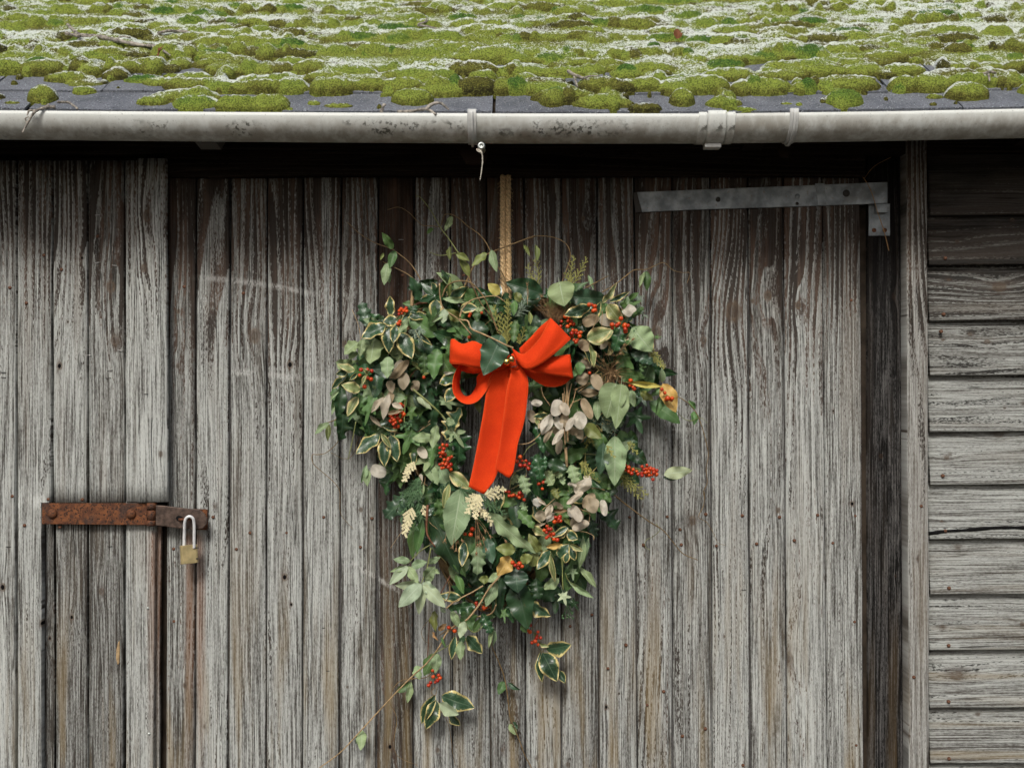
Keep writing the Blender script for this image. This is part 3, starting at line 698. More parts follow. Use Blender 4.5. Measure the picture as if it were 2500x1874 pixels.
# ------------------------------------------------------------------ moss carpet (uncountable, one object)
DX = 0.0031
gx = np.arange(-0.30, 2.82, DX); gs = np.arange(-0.02, 1.12, 0.0036)
GX, GS = np.meshgrid(gx, gs, indexing='ij')
H = np.full(GX.shape, -0.010); HUE = np.full(GX.shape, 0.5)
cov = fbm(GX*4.2, GS*6.0, 21, 3)
prof = np.interp(GS, [0, .06, .16, .26, .36, .5, 1.2], [-.50, -.42, -.28, -.12, .06, .22, .28])
mat_h = (cov-0.5)*0.9+prof
H = np.maximum(H, np.clip(mat_h, -1, .16)*0.075-.001)
HUE = 0.42+0.30*(fbm(GX*9, GS*12, 31)-0.5)*2
HUE0 = HUE.copy()
def cushion(cx, cs, rx, rs, h, hue):
    global H, HUE
    i0, i1 = np.searchsorted(gx, [cx-rx*1.3, cx+rx*1.3]); j0, j1 = np.searchsorted(gs, [cs-rs*1.3, cs+rs*1.3])
    if i1 <= i0 or j1 <= j0: return
    x = GX[i0:i1, j0:j1]; s = GS[i0:i1, j0:j1]
    wob = (vnoise(x*60+cx*50, s*60, 4)-0.5)*.28+(vnoise(x*25+cx*90, s*25, 5)-.5)*.35
    q = ((x-cx)/rx)**2+((s-cs)/rs)**2+wob
    hh = h*1.25*np.clip(1-q, 0, 1)**.5*(1+.22*(vnoise(x*110, s*110, 14)-.5))-.0015
    hh = np.where(q < 1, hh, -.01)
    sub = H[i0:i1, j0:j1]; m = hh > sub
    sub[m] = hh[m]; HUE[i0:i1, j0:j1][m] = (hue*.8+HUE0[i0:i1, j0:j1]*.25-.30*np.clip((q-.45)/.55, 0, 1))[m]  # browner moss at cushion edges, with crevice shade painted into the hue
def rhue():
    r = random.random()
    return random.uniform(.38, .66) if r < .62 else random.uniform(.66, .80) if r < .76 else random.uniform(.92, 1.1) if r < .86 else random.uniform(.02, .28)
random.seed(21)
for c in range(0, 10):                       # rows that grow along the lower edges of the slates
    x = -0.3
    dens = [0.30, .62, .70, .85, .95, 1, 1, 1, 1, 1][c]
    while x < 2.8:
        rx = random.choice([random.uniform(.014, .03), random.uniform(.03, .08)])
        gate = vnoise(np.array([x*3.3+c*7.7]), np.array([c*3.1]), 77)[0]
        if gate < dens+.02:
            cushion(x, c*GAUGE+random.uniform(-.004, .022)+.012, rx, random.uniform(.022, .040), random.uniform(.012, .027), rhue())
            if random.random() < .5: cushion(x+random.uniform(-.02, .02), c*GAUGE+.035+random.uniform(0, .02), rx*.8, random.uniform(.02, .035), random.uniform(.010, .020), rhue())
        x += rx*random.uniform(0.9, 1.7)
for c in range(0, 9):                        # runs up the joints between slates
    for k in range(-1, 14):
        if random.random() < .38:
            xj = -0.62+(c % 2)*SW/2+k*SW
            for q in range(4): cushion(xj+random.uniform(-.008, .008), c*GAUGE+.02+q*.028, random.uniform(.014, .026), random.uniform(.018, .026), random.uniform(.012, .022), rhue())
for _ in range(3600):                        # cushions all over the upper slope
    s = 1.12*random.random()**0.72
    x = random.uniform(-.3, 2.8)
    p = np.interp(s, [0, .08, .18, .3, .42], [.08, .14, .28, .6, 1])
    if random.random() < p: 
        r = random.choice([random.uniform(.007, .014), random.uniform(.011, .022), random.uniform(.018, .034)]); cushion(x, s, r*random.uniform(1.1, 2.8), r, r*random.uniform(.40, .75), rhue())
for _ in range(90): cushion(random.uniform(-.3, 2.8), random.uniform(0, .3), random.uniform(.005, .012), random.uniform(.006, .012), random.uniform(.005, .010), random.choice([.0, .1, .2, .5]))
for (px, w, hue) in [(1358, .030, 1.0), (1350, .034, .5), (1660, .03, .5), (1385, .02, .2), (485, .045, .6), (1010, .05, .6), (2050, .045, .95), (120, .035, .5), (2350, .05, .5)]:
    cushion(X(px, .15), random.uniform(.03, .08), w, .035, .024, hue)
# smooth frost-bearing normal, then fine tufts
def blur(A, n=2):
    for _ in range(n):
        A = (A+np.roll(A, 1, 0)+np.roll(A, -1, 0)+np.roll(A, 1, 1)+np.roll(A, -1, 1))/5
    return A
Hs = blur(H, 10)
ds = np.gradient(Hs, 0.0036, axis=1)          # falling towards the eave = positive
phi = SLOPE+np.arctan(ds)*1.0                 # tilt of the surface from level
fr = np.interp(phi, [R(4), R(30), R(46), R(62)], [.88, .63, .36, 0.03])+(fbm(GX*3.5, GS*14, 55)-0.5)*.7
fr += np.interp(GS, [0, .12, .3, .7], [-.12, -.08, .0, .10])
fr -= np.where(HUE > .85, .15, 0)
FRO = np.clip(fr, 0, 1)
tuft = (rng.random(H.shape)-0.5); tuft = (tuft+np.roll(tuft, 1, 0))*.5
HH = H+np.where(H > 0, tuft*.0026+(fbm(GX*130, GS*115, 91, 2)-0.5)*.005, 0)
nx, ns = H.shape
idx = np.arange(nx*ns).reshape(nx, ns)
live = H > -.0005
cell = live[:-1, :-1] | live[1:, :-1] | live[:-1, 1:] | live[1:, 1:]
q = np.stack([idx[:-1, :-1][cell], idx[1:, :-1][cell], idx[1:, 1:][cell], idx[:-1, 1:][cell]], 1)
used, inv = np.unique(q, return_inverse=True); q = inv.reshape(q.shape)
hf = (HH+np.where(HH > 0, .0065, 0)).ravel()[used]; xf = GX.ravel()[used]; sf = GS.ravel()[used]
hf = np.where(H.ravel()[used] > 0, hf, -.004)
Y = -DE+sf*math.cos(SLOPE)-hf*math.sin(SLOPE); Zz = ZE+sf*math.sin(SLOPE)+hf*math.cos(SLOPE)+sag(xf)
me = bpy.data.meshes.new('moss')
me.vertices.add(len(used)); me.vertices.foreach_set('co', np.stack([xf, Y, Zz], 1).astype(np.float32).ravel())
me.loops.add(q.size); me.loops.foreach_set('vertex_index', q.ravel().astype(np.int32))
me.polygons.add(len(q)); me.polygons.foreach_set('loop_start', np.arange(0, q.size, 4, dtype=np.int32)); me.polygons.foreach_set('loop_total', np.full(len(q), 4, np.int32))
me.update(calc_edges=True); me.validate()
for nm, A in (('hue', HUE), ('frost', FRO)):
    at = me.attributes.new(nm, 'FLOAT', 'POINT'); at.data.foreach_set('value', A.ravel()[used].astype(np.float32))
me.polygons.foreach_set('use_smooth', [True]*len(me.polygons))
me.materials.append(M['moss'])
moss = link(bpy.data.objects.new('moss', me)); tag(moss, 'thick green moss cushions dusted with frost covering the slates', 'moss', kind='stuff')
print('moss faces', len(q))

# ------------------------------------------------------------------ gutter
GD, GR = 0.250, 0.0540
GZ = ZC+0.5905
def gc(x): return np.array((x, -GD, GZ+float(sag(x))))
gut = empty('gutter', (1.25, -GD, GZ), 'pale grey half-round plastic gutter, grimy underneath, along the eaves', 'gutter')
def half_round(x0, x1, r0, r1, a0=0, a1=180, n=40, k=22, t=.003):
    xs = np.linspace(x0, x1, n); V = []; F = []
    for x in xs:
        c = gc(x)
        wob = 0.0
        rs = 1-.035*((x-1.35)/1.25)**2
        for ring, r in ((0, r1*rs), (1, r0*rs)):
            for j in range(k):
                th = R(a0+(a1-a0)*j/(k-1))
                V.append(c+np.array((0, -math.cos(th)*r, -math.sin(th)*r)))
    kk = 2*k
    for i in range(n-1):
        for j in range(k-1):
            F.append((i*kk+j, i*kk+j+1, (i+1)*kk+j+1, (i+1)*kk+j)); F.append((i*kk+k+j, (i+1)*kk+k+j, (i+1)*kk+k+j+1, i*kk+k+j+1))
        F.append((i*kk, (i+1)*kk, (i+1)*kk+k, i*kk+k)); F.append((i*kk+k-1, i*kk+kk-1, (i+1)*kk+kk-1, (i+1)*kk+k-1))
    for e in (0, (n-1)*kk):
        F += [(e+j, e+k+j, e+k+j+1, e+j+1) for j in range(k-1)]
    return V, F
def gpart(name, x0, x1, r0, r1, mat, n=40, a0=0, a1=180):
    V, F = half_round(x0, x1, r0, r1, a0, a1, n); 
    o = mesh(name, V, F, M[mat], gut, None, True, gc((x0+x1)/2)); return o
xj = X(1750, .30)
gpart('gutter_length', -0.75, xj-.004, GR-.003, GR, 'gutter', 60)
gpart('gutter_length', xj+.004, 3.4, GR-.003, GR, 'gutter', 50)
gpart('union_joint', xj-.020, xj+.020, GR+.0005, GR+.0045, 'gutter', 6, -6, 186)
gpart('joint_lip', xj-.040, xj-.0215, GR+.0003, GR+.0022, 'gutter', 4, -3, 183)
gpart('joint_lip', xj+.0215, xj+.040, GR+.0003, GR+.0022, 'gutter', 4, -3, 183)
# clip below the union
b = MB(); c = gc(xj); b.box(c+np.array((-.020, -.016, -GR-.012)), c+np.array((.016, .016, -GR-.003)), .002); b.build('joint_clip', M['bracket'], gut, origin='c')
for px in (1152, 1938, 330-700, 2760):
    xb = X(px, .30); br = gpart('bracket', xb-.0095, xb+.0095, GR+.0004, GR+.0032, 'bracket', 5, -9, 189)
    b = MB()
    V, F = half_round(xb-.0022, xb+.0022, GR+.0025, GR+.0085, -5, 150, 4); b.add(V, F)          # stiffening rib
    b.build('rib', M['bracket'], br, origin='c')
    b = MB(); zc = gc(xb)[2]                                                                    # arm to the rafter
    w = .030 if px == 1152 else .012
    poly = [(-w*1.35, -.050), (w*1.25, -.050), (w*.85, -.092+.014*(px != 1152)), (-w*.55, -.092+.014*(px != 1152))]
    vv = [(xb+a, -GD+.045, zc+h) for a, h in poly]+[(xb+a, -GD+.062, zc+h) for a, h in poly]
    b.add(vv, [(0, 1, 2, 3)[::-1], (4, 5, 6, 7)]+[(i, (i+1) % 4, (i+1) % 4+4, i+4) for i in range(4)])
    b.build('arm', M['beam'], br, False, 'c')
    if px == 1152:
        b = MB(); sc_ = P(1175, 356, .315); b.lathe([(.0082, -.05), (.0082, .001), (.0070, .003), (.0030, .0032), (.0028, .0015)], sc_, k=16); b.build('screw', M['screw'], br, origin=sc_)
b = MB(); b.tube([P(1168, 366, .318), P(1176, 372, .320), P(1178, 392, .318), P(1176, 415, .317), P(1172, 440, .316)], .0017, .0010, 6, 30, jitter=.4)
b.tube([P(1168, 366, .319), P(1164, 364, .320), P(1166, 369, .320), P(1176, 373, .320)], .0013, .0009, 5, 14)
tag(b.build('loose_string', M['string'], origin=P(1170, 400, .318)), 'short frayed string dangling from the gutter bracket screw', 'string')

# ------------------------------------------------------------------ strap hinge
DH = 0.006
hinge = empty('strap_hinge', P(1860, 480, DH), 'long galvanised strap hinge across the top of the plank door', 'hinge')
b = MB(); b.prism([(1555, 469), (1800, 459), (2000, 451), (2120, 446), (2167, 444), (2167, 496), (2100, 499), (1900, 506), (1700, 512), (1568, 518)], .0015, DH, .0012)
b.build('strap', M['galv'], hinge, False, 'c')
b = MB(); b.prism([(1545, 470), (1556, 469), (1568, 517), (1552, 520)], .0015, .004, .001); b.build('strap_end', M['wire_dk'], hinge, False, 'c')
b = MB(); b.prism([(2121, 497), (2173, 497), (2173, 575), (2121, 575)], -.0155, -.011, .001); plate = b.build('plate', M['galv'], hinge, False, 'c')
b = MB(); b.prism([(2135, 497), (2167, 497), (2167, 519), (2141, 519)], -.0105, .003, .0015); b.build('hook', M['galv'], hinge, False, 'c')
b = MB(); b.prism([(1990, 448), (2013, 447), (2017, 500), (1998, 501)], DH-.001, DH+.0006, .0004); b.build('weld_mark', M['galv'], hinge, False, 'c')
for (x, y, r, m_) in [(1753, 487, .0062, 'wire_dk'), (1947, 479, .0060, 'galv'), (2066, 472, .0088, 'wire_dk'), (1946, 497, .004, 'wire_dk')]:
    b = MB(); c = P(x, y, DH); b.lathe([(r, -.003), (r, .0006), (r*.8, .0016), (r*.2, .0018)], c, k=14); b.box((c.x-r*.75, c.y-.0021, c.z-.0006), (c.x+r*.75, c.y-.0012, c.z+.0006)); b.build('screw', M[m_], hinge, True, 'c')
for (x, y) in [(2134, 562), (2160, 562)]:
    b = MB(); c = P(x, y, -.011); b.lathe([(.0055, -.003), (.0055, .0006), (.0044, .0014), (.001, .0015)], c, k=14); b.box((c.x-.004, c.y-.0019, c.z-.0006), (c.x+.004, c.y-.001, c.z+.0006)); b.build('screw', M['rust'], hinge, True, 'c')
for i, (pts, lab) in enumerate([([(2175, 384), (2135, 406), (2110, 435)], 'thin dry straw slanting up behind the hinge end'),
                             ([(2060, 413), (2085, 414), (2110, 437), (2128, 470), (2140, 510), (2152, 545), (2160, 570), (2170, 612)], 'bent dry grass stalk hanging over the hinge plate')]):
    b = MB(); b.tube([P(x, y, .016) for x, y in pts], .0009, .0012 if i else .0007, 5, 30); tag(b.build('grass_stalk', M['straw'], origin='c'), lab, 'straw')

# ------------------------------------------------------------------ hasp and padlock
DA = 0.032
hasp = empty('hasp', P(300, 1258, DA), 'rusty iron hasp bolted across the joint of the two doors', 'hasp')
b = MB(); b.prism([(102, 1228), (359, 1228), (359, 1281), (102, 1279)], DA-.006, DA, .0012); b.build('strap', M['rust'], hasp, False, 'c')
for x, y in [(128, 1253), (320, 1254)]:
    b = MB(); c = P(x, y, DA); b.lathe([(.0125, -.002), (.0125, .001), (.0112, .0042), (.0085, .0068), (.0045, .0086), (.001, .009)], c, k=20); b.build('bolt', M['rust'], hasp, True, 'c')
for y0, y1, xa, xb in [(1226, 1242, 358, 383), (1244, 1268, 360, 381), (1269, 1283, 358, 381)]:
    b = MB(); cx = (xa+xb)/2; r = (xb-xa)/2000*.98; p0, p1 = P(cx, y0, DA-.001), P(cx, y1, DA-.001)
    b.lathe([(r*.8, 0), (r, .001), (r, (p0-p1).length-.001), (r*.8, (p0-p1).length)], p1, (0, 0, 1), 16); b.build('knuckle', M['rust'], hasp, True, 'c')
b = MB(); flap = [(380, 1233), (400, 1234), (440, 1239), (485, 1244), (497, 1252), (505, 1266), (503, 1280), (494, 1290), (470, 1292), (430, 1288), (400, 1284), (380, 1282)]
b.prism(flap, DA+.002, DA+.008, .0015); b.build('flap', M['iron'], hasp, False, 'c')
b = MB(); b.prism([(470, 1242), (506, 1243), (506, 1293), (470, 1293)], .001, .006, .001); b.build('staple_plate', M['rust'], hasp, False, 'c')
b = MB(); cx, cy = 438, 1265
b.prism([(429, 1265), (431, 1260), (436, 1258), (446, 1261), (450, 1265), (448, 1271), (440, 1273), (432, 1271)], DA+.0078, DA+.0085); b.build('slot', M['black'], hasp, False, 'c')
b = MB(); b.tube([P(441, 1268, DA+.004), P(440, 1268, DA+.016), P(452, 1268, DA+.021), P(464, 1266, DA+.016), P(465, 1266, DA+.004)], .0040, k=10, n=24); b.build('staple', M['rust'], hasp, True, 'c')

pad = empty('padlock', P(461, 1376, DA+.02), 'small brass padlock with a long steel shackle hanging from the rusty hasp', 'padlock')
b = MB(); b.tube([P(449, 1338, .050), P(450, 1300, .052), P(451, 1276, .056), P(455, 1264, .058), P(463, 1260, .058), P(471, 1265, .056), P(474, 1280, .053), P(474, 1310, .050), P(474, 1338, .049)], .0036, k=12, n=50)
b.build('shackle', M['shackle'], pad, True, 'c')
bm = bmesh.new(); bmesh.ops.create_cube(bm, size=1)
for v in bm.verts: v.co = Vector((v.co.x*.041, v.co.y*.0170, v.co.z*.044))
bmesh.ops.bevel(bm, geom=[e for e in bm.edges if abs(e.verts[0].co.z-e.verts[1].co.z) > .01], offset=.0065, segments=4, affect='EDGES', profile=.5)
bmesh.ops.bevel(bm, geom=[e for e in bm.edges if abs(e.verts[0].co.z-e.verts[1].co.z) < .001 and len(e.link_faces) == 2 and abs(e.calc_face_angle(0)) > 1], offset=.0009, segments=2, affect='EDGES')
me = bpy.data.meshes.new('body'); bm.to_mesh(me); bm.free(); me.materials.append(M['brass']); me.polygons.foreach_set('use_smooth', [False]*len(me.polygons))
pb = bpy.data.objects.new('body', me); pb.location = P(461.5, 1352, .047)-Vector(pad.location); pb.rotation_euler = (R(-4), R(-2.5), R(24)); link(pb, pad)
for (x, y) in [(482, 1337), (481, 1363)]:
    b = MB(); c = P(x, y, .050); b.lathe([(.0016, -.004), (.0016, .0032), (.0005, .0034)], c, (.8, -.6, 0), 8); b.build('rivet', M['wire_dk'], pad, True, 'c')
# ------------------------------------------------------------------ rope the wreath hangs from
rope = empty('hanging_rope', P(1234, 440, .02), 'doubled tan sisal rope holding up the wreath', 'rope')
random.seed(5)
for (xa, xb) in ((1227, 1229), (1241, 1242)):
    b = MB(); n = 90
    for ply in range(3):
        pts = []
        for i in range(n):
            t = i/(n-1); py = 428+t*300; x = xa+(xb-xa)*t+math.sin(t*5+xa)*.6
            th = 2*math.pi*(t*9.5+ply/3); c = P(x, py, .020+.05*t)
            pts.append((c.x+.0036*math.cos(th), c.y+.0036*math.sin(th), c.z))
        p = np.array(pts); m = n
        b.tube(p, .0037, k=7, n=n*2)
    for _ in range(70):
        t = random.random(); py = 432+t*270; x = xa+(xb-xa)*t; c = P(x, py, .024+.05*t); a = random.choice((-1, 1))
        b.tube([c, c+Vector((a*.007, -.002, random.uniform(-.004, .004))), c+Vector((a*random.uniform(.009, .013), -.003, random.uniform(-.008, .008)))], .0003, .0002, 3, 4, False)
    b.build('cord', M['rope'], rope, True, 'c')

# ------------------------------------------------------------------ leaf shapes (shared meshes): length 1 along +Y, half-width 1 along X, face +Z
def grid_leaf(name, wfun, nt=16, ns=6, bend=0.12, fold=0.10, wavy=0.0, waves=3, twist=0.0, tipcurl=0.0, petiole=0.10):
    V = []; UV = []; F = []
    ts = np.linspace(0, 1, nt)
    for t in ts:
        w = max(wfun(t), 0.004)
        for j in range(ns+1):
            s = -1+2*j/ns
            x = s*w; z = -bend*(t-0.4)**2*2.0+fold*abs(s)*w+wavy*math.cos(2*math.pi*waves*t)*s*s*w*2-tipcurl*max(0, t-.6)**2*4
            tw = twist*(t-.5); x, z = x*math.cos(tw)-z*math.sin(tw), x*math.sin(tw)+z*math.cos(tw)
            V.append((x, t, z)); UV.append((t, s))
    k = ns+1
    F = [(i*k+j, i*k+j+1, (i+1)*k+j+1, (i+1)*k+j) for i in range(nt-1) for j in range(ns)]
    if petiole:                                     # leaf stalk
        o = len(V); r = .018
        for yy, zz in ((0.01, 0), (-petiole, -.03)):
            for a in range(3): V.append((r*math.cos(a*2.1), yy, zz+r*math.sin(a*2.1)-.012)); UV.append((.1, 0.0))
        F += [(o+a, o+(a+1) % 3, o+3+(a+1) % 3, o+3+a) for a in range(3)]
    me = bpy.data.meshes.new(name); me.from_pydata(V, [], F)
    ul = me.uv_layers.new(name='UVMap'); li = [l.vertex_index for l in me.loops]
    for i, l in enumerate(li): ul.data[i].uv = UV[l]
    me.polygons.foreach_set('use_smooth', [True]*len(me.polygons)); me.update(); return me
def fan_leaf(name, rfun, cy=0.4, n=44, rings=4, bump=0.05, bend=.1, seed=0, petiole=.2):
    r_ = random.Random(seed); V = [(0, cy, bump*.4)]; UV = [(cy, 0)]; F = []
    ph = r_.uniform(0, 6)
    for q in range(1, rings+1):
        f = q/rings
        for j in range(n):
            th = 2*math.pi*j/n; r = rfun(th)*(f if q < rings else 1)
            x, y = r*math.sin(th), cy+r*math.cos(th)
            z = -bend*(y-.4)**2*1.6-bump*x*x*.8+bump*.5*math.sin(3*th+ph)*f*f
            V.append((x, y, z)); UV.append((min(max(y, 0), 1), f*(1 if x >= 0 else -1) if abs(x) > .02 else 0.02))
    F += [(0, 1+(j+1) % n, 1+j) for j in range(n)]
    for q in range(rings-1):
        a, c = 1+q*n, 1+(q+1)*n
        F += [(a+j, a+(j+1) % n, c+(j+1) % n, c+j) for j in range(n)]
    F = [f[::-1] for f in F]
    if petiole:
        o = len(V); r = .012
        for yy in (cy*.5, -petiole):
            for a in range(3): V.append((r*math.cos(a*2.1), yy, r*math.sin(a*2.1)-.012)); UV.append((.1, 0.0))
        F += [(o+a, o+(a+1) % 3, o+3+(a+1) % 3, o+3+a) for a in range(3)]
    me = bpy.data.meshes.new(name); me.from_pydata(V, [], F)
    ul = me.uv_layers.new(name='UVMap')
    for i, l in enumerate(me.loops): ul.data[i].uv = UV[l.vertex_index]
    me.polygons.foreach_set('use_smooth', [True]*len(me.polygons)); me.update(); return me
def w_ov(t): return math.sin(math.pi*t**0.85)**0.80*(1-.18*t)*1.05
def w_la(t): return math.sin(math.pi*t**0.95)**0.9
def w_ro(t): return math.sin(math.pi*t**1.25)**0.62
def w_se(t):
    saw = (t*12) % 1
    return (math.sin(math.pi*t**0.80)**0.85)*(1.0-.055*saw)*1.03
def w_he(t):
    saw = (t*11) % 1
    return 2.22*max(t, .0001)**.45*(1-min(t, .9999))**.85*(1.0-.045*saw)
def w_ho(t):
    env = math.sin(math.pi*min(max(t, .001), .999)**0.9)**0.55
    c = 1-abs(math.sin(math.pi*3.5*t))**0.8
    return env*(0.62+0.42*c)*(1 if t < .93 else (1-t)/.07*.6+.05)
def r_ivy(th):
    a = (th+math.pi) % (2*math.pi)-math.pi; r = 0.0
    for (c, L, w) in ((0, .60, .42), (1.15, .50, .42), (-1.15, .50, .42), (2.25, .40, .5), (-2.25, .40, .5)):
        q = abs(a-c)/w; r = max(r, L*(1-.62*min(q, 1)**1.1))
    if abs(a) > 2.85: r = min(r, .24+.4*(math.pi-abs(a)))
    return max(r, .2)
def r_pod(th): return 0.5*(1+.05*math.cos(th)**9)
LEAF = {}
def variants(key, n, f): LEAF[key] = [f(i) for i in range(n)]
rv = random.Random(3)
U = rv.uniform
variants('ov', 5, lambda i: grid_leaf('ovate_leaf', w_ov, 14, 6, U(.02, .22), U(.02, .22), U(0, .10), 2, U(-.5, .5), U(-.1, .2)))
variants('la', 4, lambda i: grid_leaf('lanceolate_leaf', w_la, 14, 6, U(.02, .25), U(.05, .25), U(0, .12), 2, U(-.6, .6), U(-.1, .3)))
variants('ro', 3, lambda i: grid_leaf('spatulate_leaf', w_ro, 14, 6, U(.05, .2), U(.02, .2), U(0, .06), 2, U(-.4, .4)))
variants('se', 4, lambda i: grid_leaf('serrate_leaf', w_se, 49, 6, U(.05, .20), U(.03, .14), U(.01, .06), 3, U(-.2, .2), U(-.1, .15)))
variants('he', 3, lambda i: grid_leaf('heart_leaf', w_he, 45, 6, U(.05, .2), U(.03, .14), U(.02, .06), 2, U(-.15, .15), U(0, .2), .18))
variants('ho', 5, lambda i: grid_leaf('holly_leaf', w_ho, 37, 6, U(.05, .25), U(.03, .15), U(.04, .12), 3.5, U(-.3, .3), U(-.1, .2), .06))
variants('iv', 4, lambda i: fan_leaf('ivy_leaf', r_ivy, .40, 60, 4, U(.05, .25), U(.05, .25), i, .35))
variants('pod', 4, lambda i: fan_leaf('seed_pod', r_pod, .5, 26, 3, U(.03, .30), U(.0, .3), 30+i, .12))
NAMES = {'ov': 'oval_leaf', 'la': 'narrow_leaf', 'ro': 'oval_leaf', 'se': 'serrated_leaf', 'he': 'heart_shaped_leaf', 'ho': 'holly_leaf', 'iv': 'ivy_leaf', 'pod': 'seed_pod'}
MATD = {}
def leaf_data(key, var, mat):
    k = (key, var, mat)
    if k not in MATD:
        me = LEAF[key][var].copy(); me.materials.clear(); me.materials.append(LM[mat]); MATD[k] = me
    return MATD[k]

wreath = empty('wreath', P(1200, 1150, .05), 'large heart-shaped evergreen wreath with red berries, pale seed pods and an orange-red bow', 'wreath')
WL = Vector(wreath.location)
rl = random.Random(99)
def place_leaf(key, mat, B, T, width, roll=0.0, lift=1.0):
    """leaf from stalk B to tip T (world), real width in metres"""
    B, T = Vector(B), Vector(T); y = T-B; L = max(y.length, .004); y = y/L
    n = Vector((0, -1, 0)); n = (n-y*n.dot(y))
    n = n.normalized() if n.length > 1e-4 else Vector((0, 0, 1))
    n = Matrix.Rotation(roll, 3, y) @ n
    x = y.cross(n); 
    me = leaf_data(key, rl.randrange(len(LEAF[key])), mat)
    o = bpy.data.objects.new(NAMES[key], me)
    hw = {'iv': width/.98, 'pod': width}.get(key, width/2)
    zs = (L+width)/2*lift
    Mx = Matrix((x*hw, y*L, n*zs)).transposed().to_4x4(); Mx.translation = B-WL
    o.matrix_basis = Mx
    return link(o, wreath)
def LF(crop, rows, d=.115):
    for r in rows:
        key, mat, bx, by, tx, ty, w = r[:7]; dd = r[7] if len(r) > 7 else d
        if crop in ('A1', 'A2'): dd *= 1.45
        if key == 'pod' and mat == 'po' and rl.random() < .25: continue
        dd += rl.uniform(-.012, .012)
        b_, t_ = px_of(crop, bx, by), px_of(crop, tx, ty)
        B = P(*b_, dd-.006); T = P(*t_, dd+rl.uniform(-.004, .014))
        width = w*CROP[crop][2]/1000*(DIST-dd)/DIST
        T = B+(T-B)*1.12
        place_leaf(key, mat, B, T, width*1.18, rl.uniform(-.35, .35))

# ---- named leaves, stalk to tip
LF('C1', [('ov','va',400,690,395,355,170),('ov','va',530,760,290,790,210,.13),('ov','va',310,860,-90,1060,260,.13),('ov','va',380,890,365,1310,230,.14),
 ('ov','va',500,880,455,1145,180,.145),('ov','va',580,990,775,1410,290,.135),('ov','va',1240,390,1230,710,230,.12),('ov','va',740,690,1080,680,150,.11),
 ('la','va',790,580,620,770,80,.14),('ov','sg',745,720,570,980,110,.145),('ov','pl',1395,560,1370,800,160,.15),('la','sg',1390,570,1190,790,90,.14),
 ('ov','ol',1690,765,1450,590,190,.145),('la','sg',1360,365,1750,420,100,.14),('ov','va',1690,540,1970,540,190,.12),('la','ol',1480,360,1495,0,70,.12),
 ('ov','va',1480,360,1810,170,160,.11),('ov','md',1720,370,1990,260,260,.10),('ov','va',1260,310,1180,90,120,.10),('ov','md',1310,330,1390,60,170,.09),
 ('ov','sg',1960,580,2130,540,80,.14),('ov','md',2000,580,1990,780,140,.12),('ho','dk',1270,60,960,70,160,.09),('ho','dk',990,150,745,170,130,.09),
 ('se','sg',180,820,-60,760,130,.11),('ov','dk',1250,780,1600,830,150,.10),('iv','md',1450,880,1370,1220,260,.10),('iv','md',1560,1050,1420,1450,300,.11),
 ('la','md',1510,880,1690,1090,110,.13),('iv','dk',1200,1180,1260,1280,260,.09),('ov','dk',1050,820,1250,950,200,.08),('la','va',840,920,1120,1190,90,.12),
 ('ho','dk',860,480,800,620,180,.09),('ov','dk',240,680,220,800,110,.09)])
LF('A3', [('se','sg',470,60,345,170,110,.12),('se','sg',520,30,495,190,75,.13),('ov','sg',640,20,600,255,210,.11),('se','sg',775,205,765,400,120,.14),
 ('ov','sg',850,80,890,250,120,.10),('ov','sg',450,150,390,225,80,.11),('se','sg',680,0,540,60,90,.12),
 ('ov','va',690,1000,475,1165,130,.12),('ov','va',730,1050,740,1290,120,.13),('ov','va',800,1000,860,1240,130,.135),('pod','pw',600,1330,735,1390,120,.11),
 ('la','sg',560,1300,510,1470,50,.12),('la','sg',570,1340,565,1500,70,.125),('pod','po',900,1340,850,1510,80,.10),('pod','pw',1085,1120,1150,1215,80,.13),
 ('la','sg',185,870,45,975,60,.10),('la','ol',180,890,165,1040,50,.10),('iv','sg',1240,640,1520,700,130,.09),('ov','va',1440,420,1315,470,110,.12),
 ('ov','va',1450,530,1370,650,110,.12),('la','ol',1690,620,1700,760,65,.12),('iv','sg',1380,890,1530,1090,190,.13),('ov','sg',1360,850,1440,880,80,.135),
 ('ov','sg',1160,1290,1270,1480,110,.13),('ov','sg',1290,1320,1375,1510,130,.125),('ov','vp',1400,1380,1590,1530,120,.14),('la','sg',1390,1470,1360,1650,60,.12),
 ('pod','pw',1110,1390,1100,1500,40,.12),('pod','pw',1240,180,1260,315,130,.10),('pod','po',1370,190,1375,345,110,.10),('pod','po',1270,130,1300,200,100,.09),
 ('la','pw',1290,390,1430,370,30,.11),('ov','dk',1000,850,1180,960,200,.08),('ov','dk',1000,1000,1060,1220,170,.07),('ov','dk',1100,500,1260,640,170,.08),
 ('ov','md',240,520,230,640,80,.09),('ov','md',350,800,240,900,90,.08),('iv','dk',480,260,460,330,150,.08)])
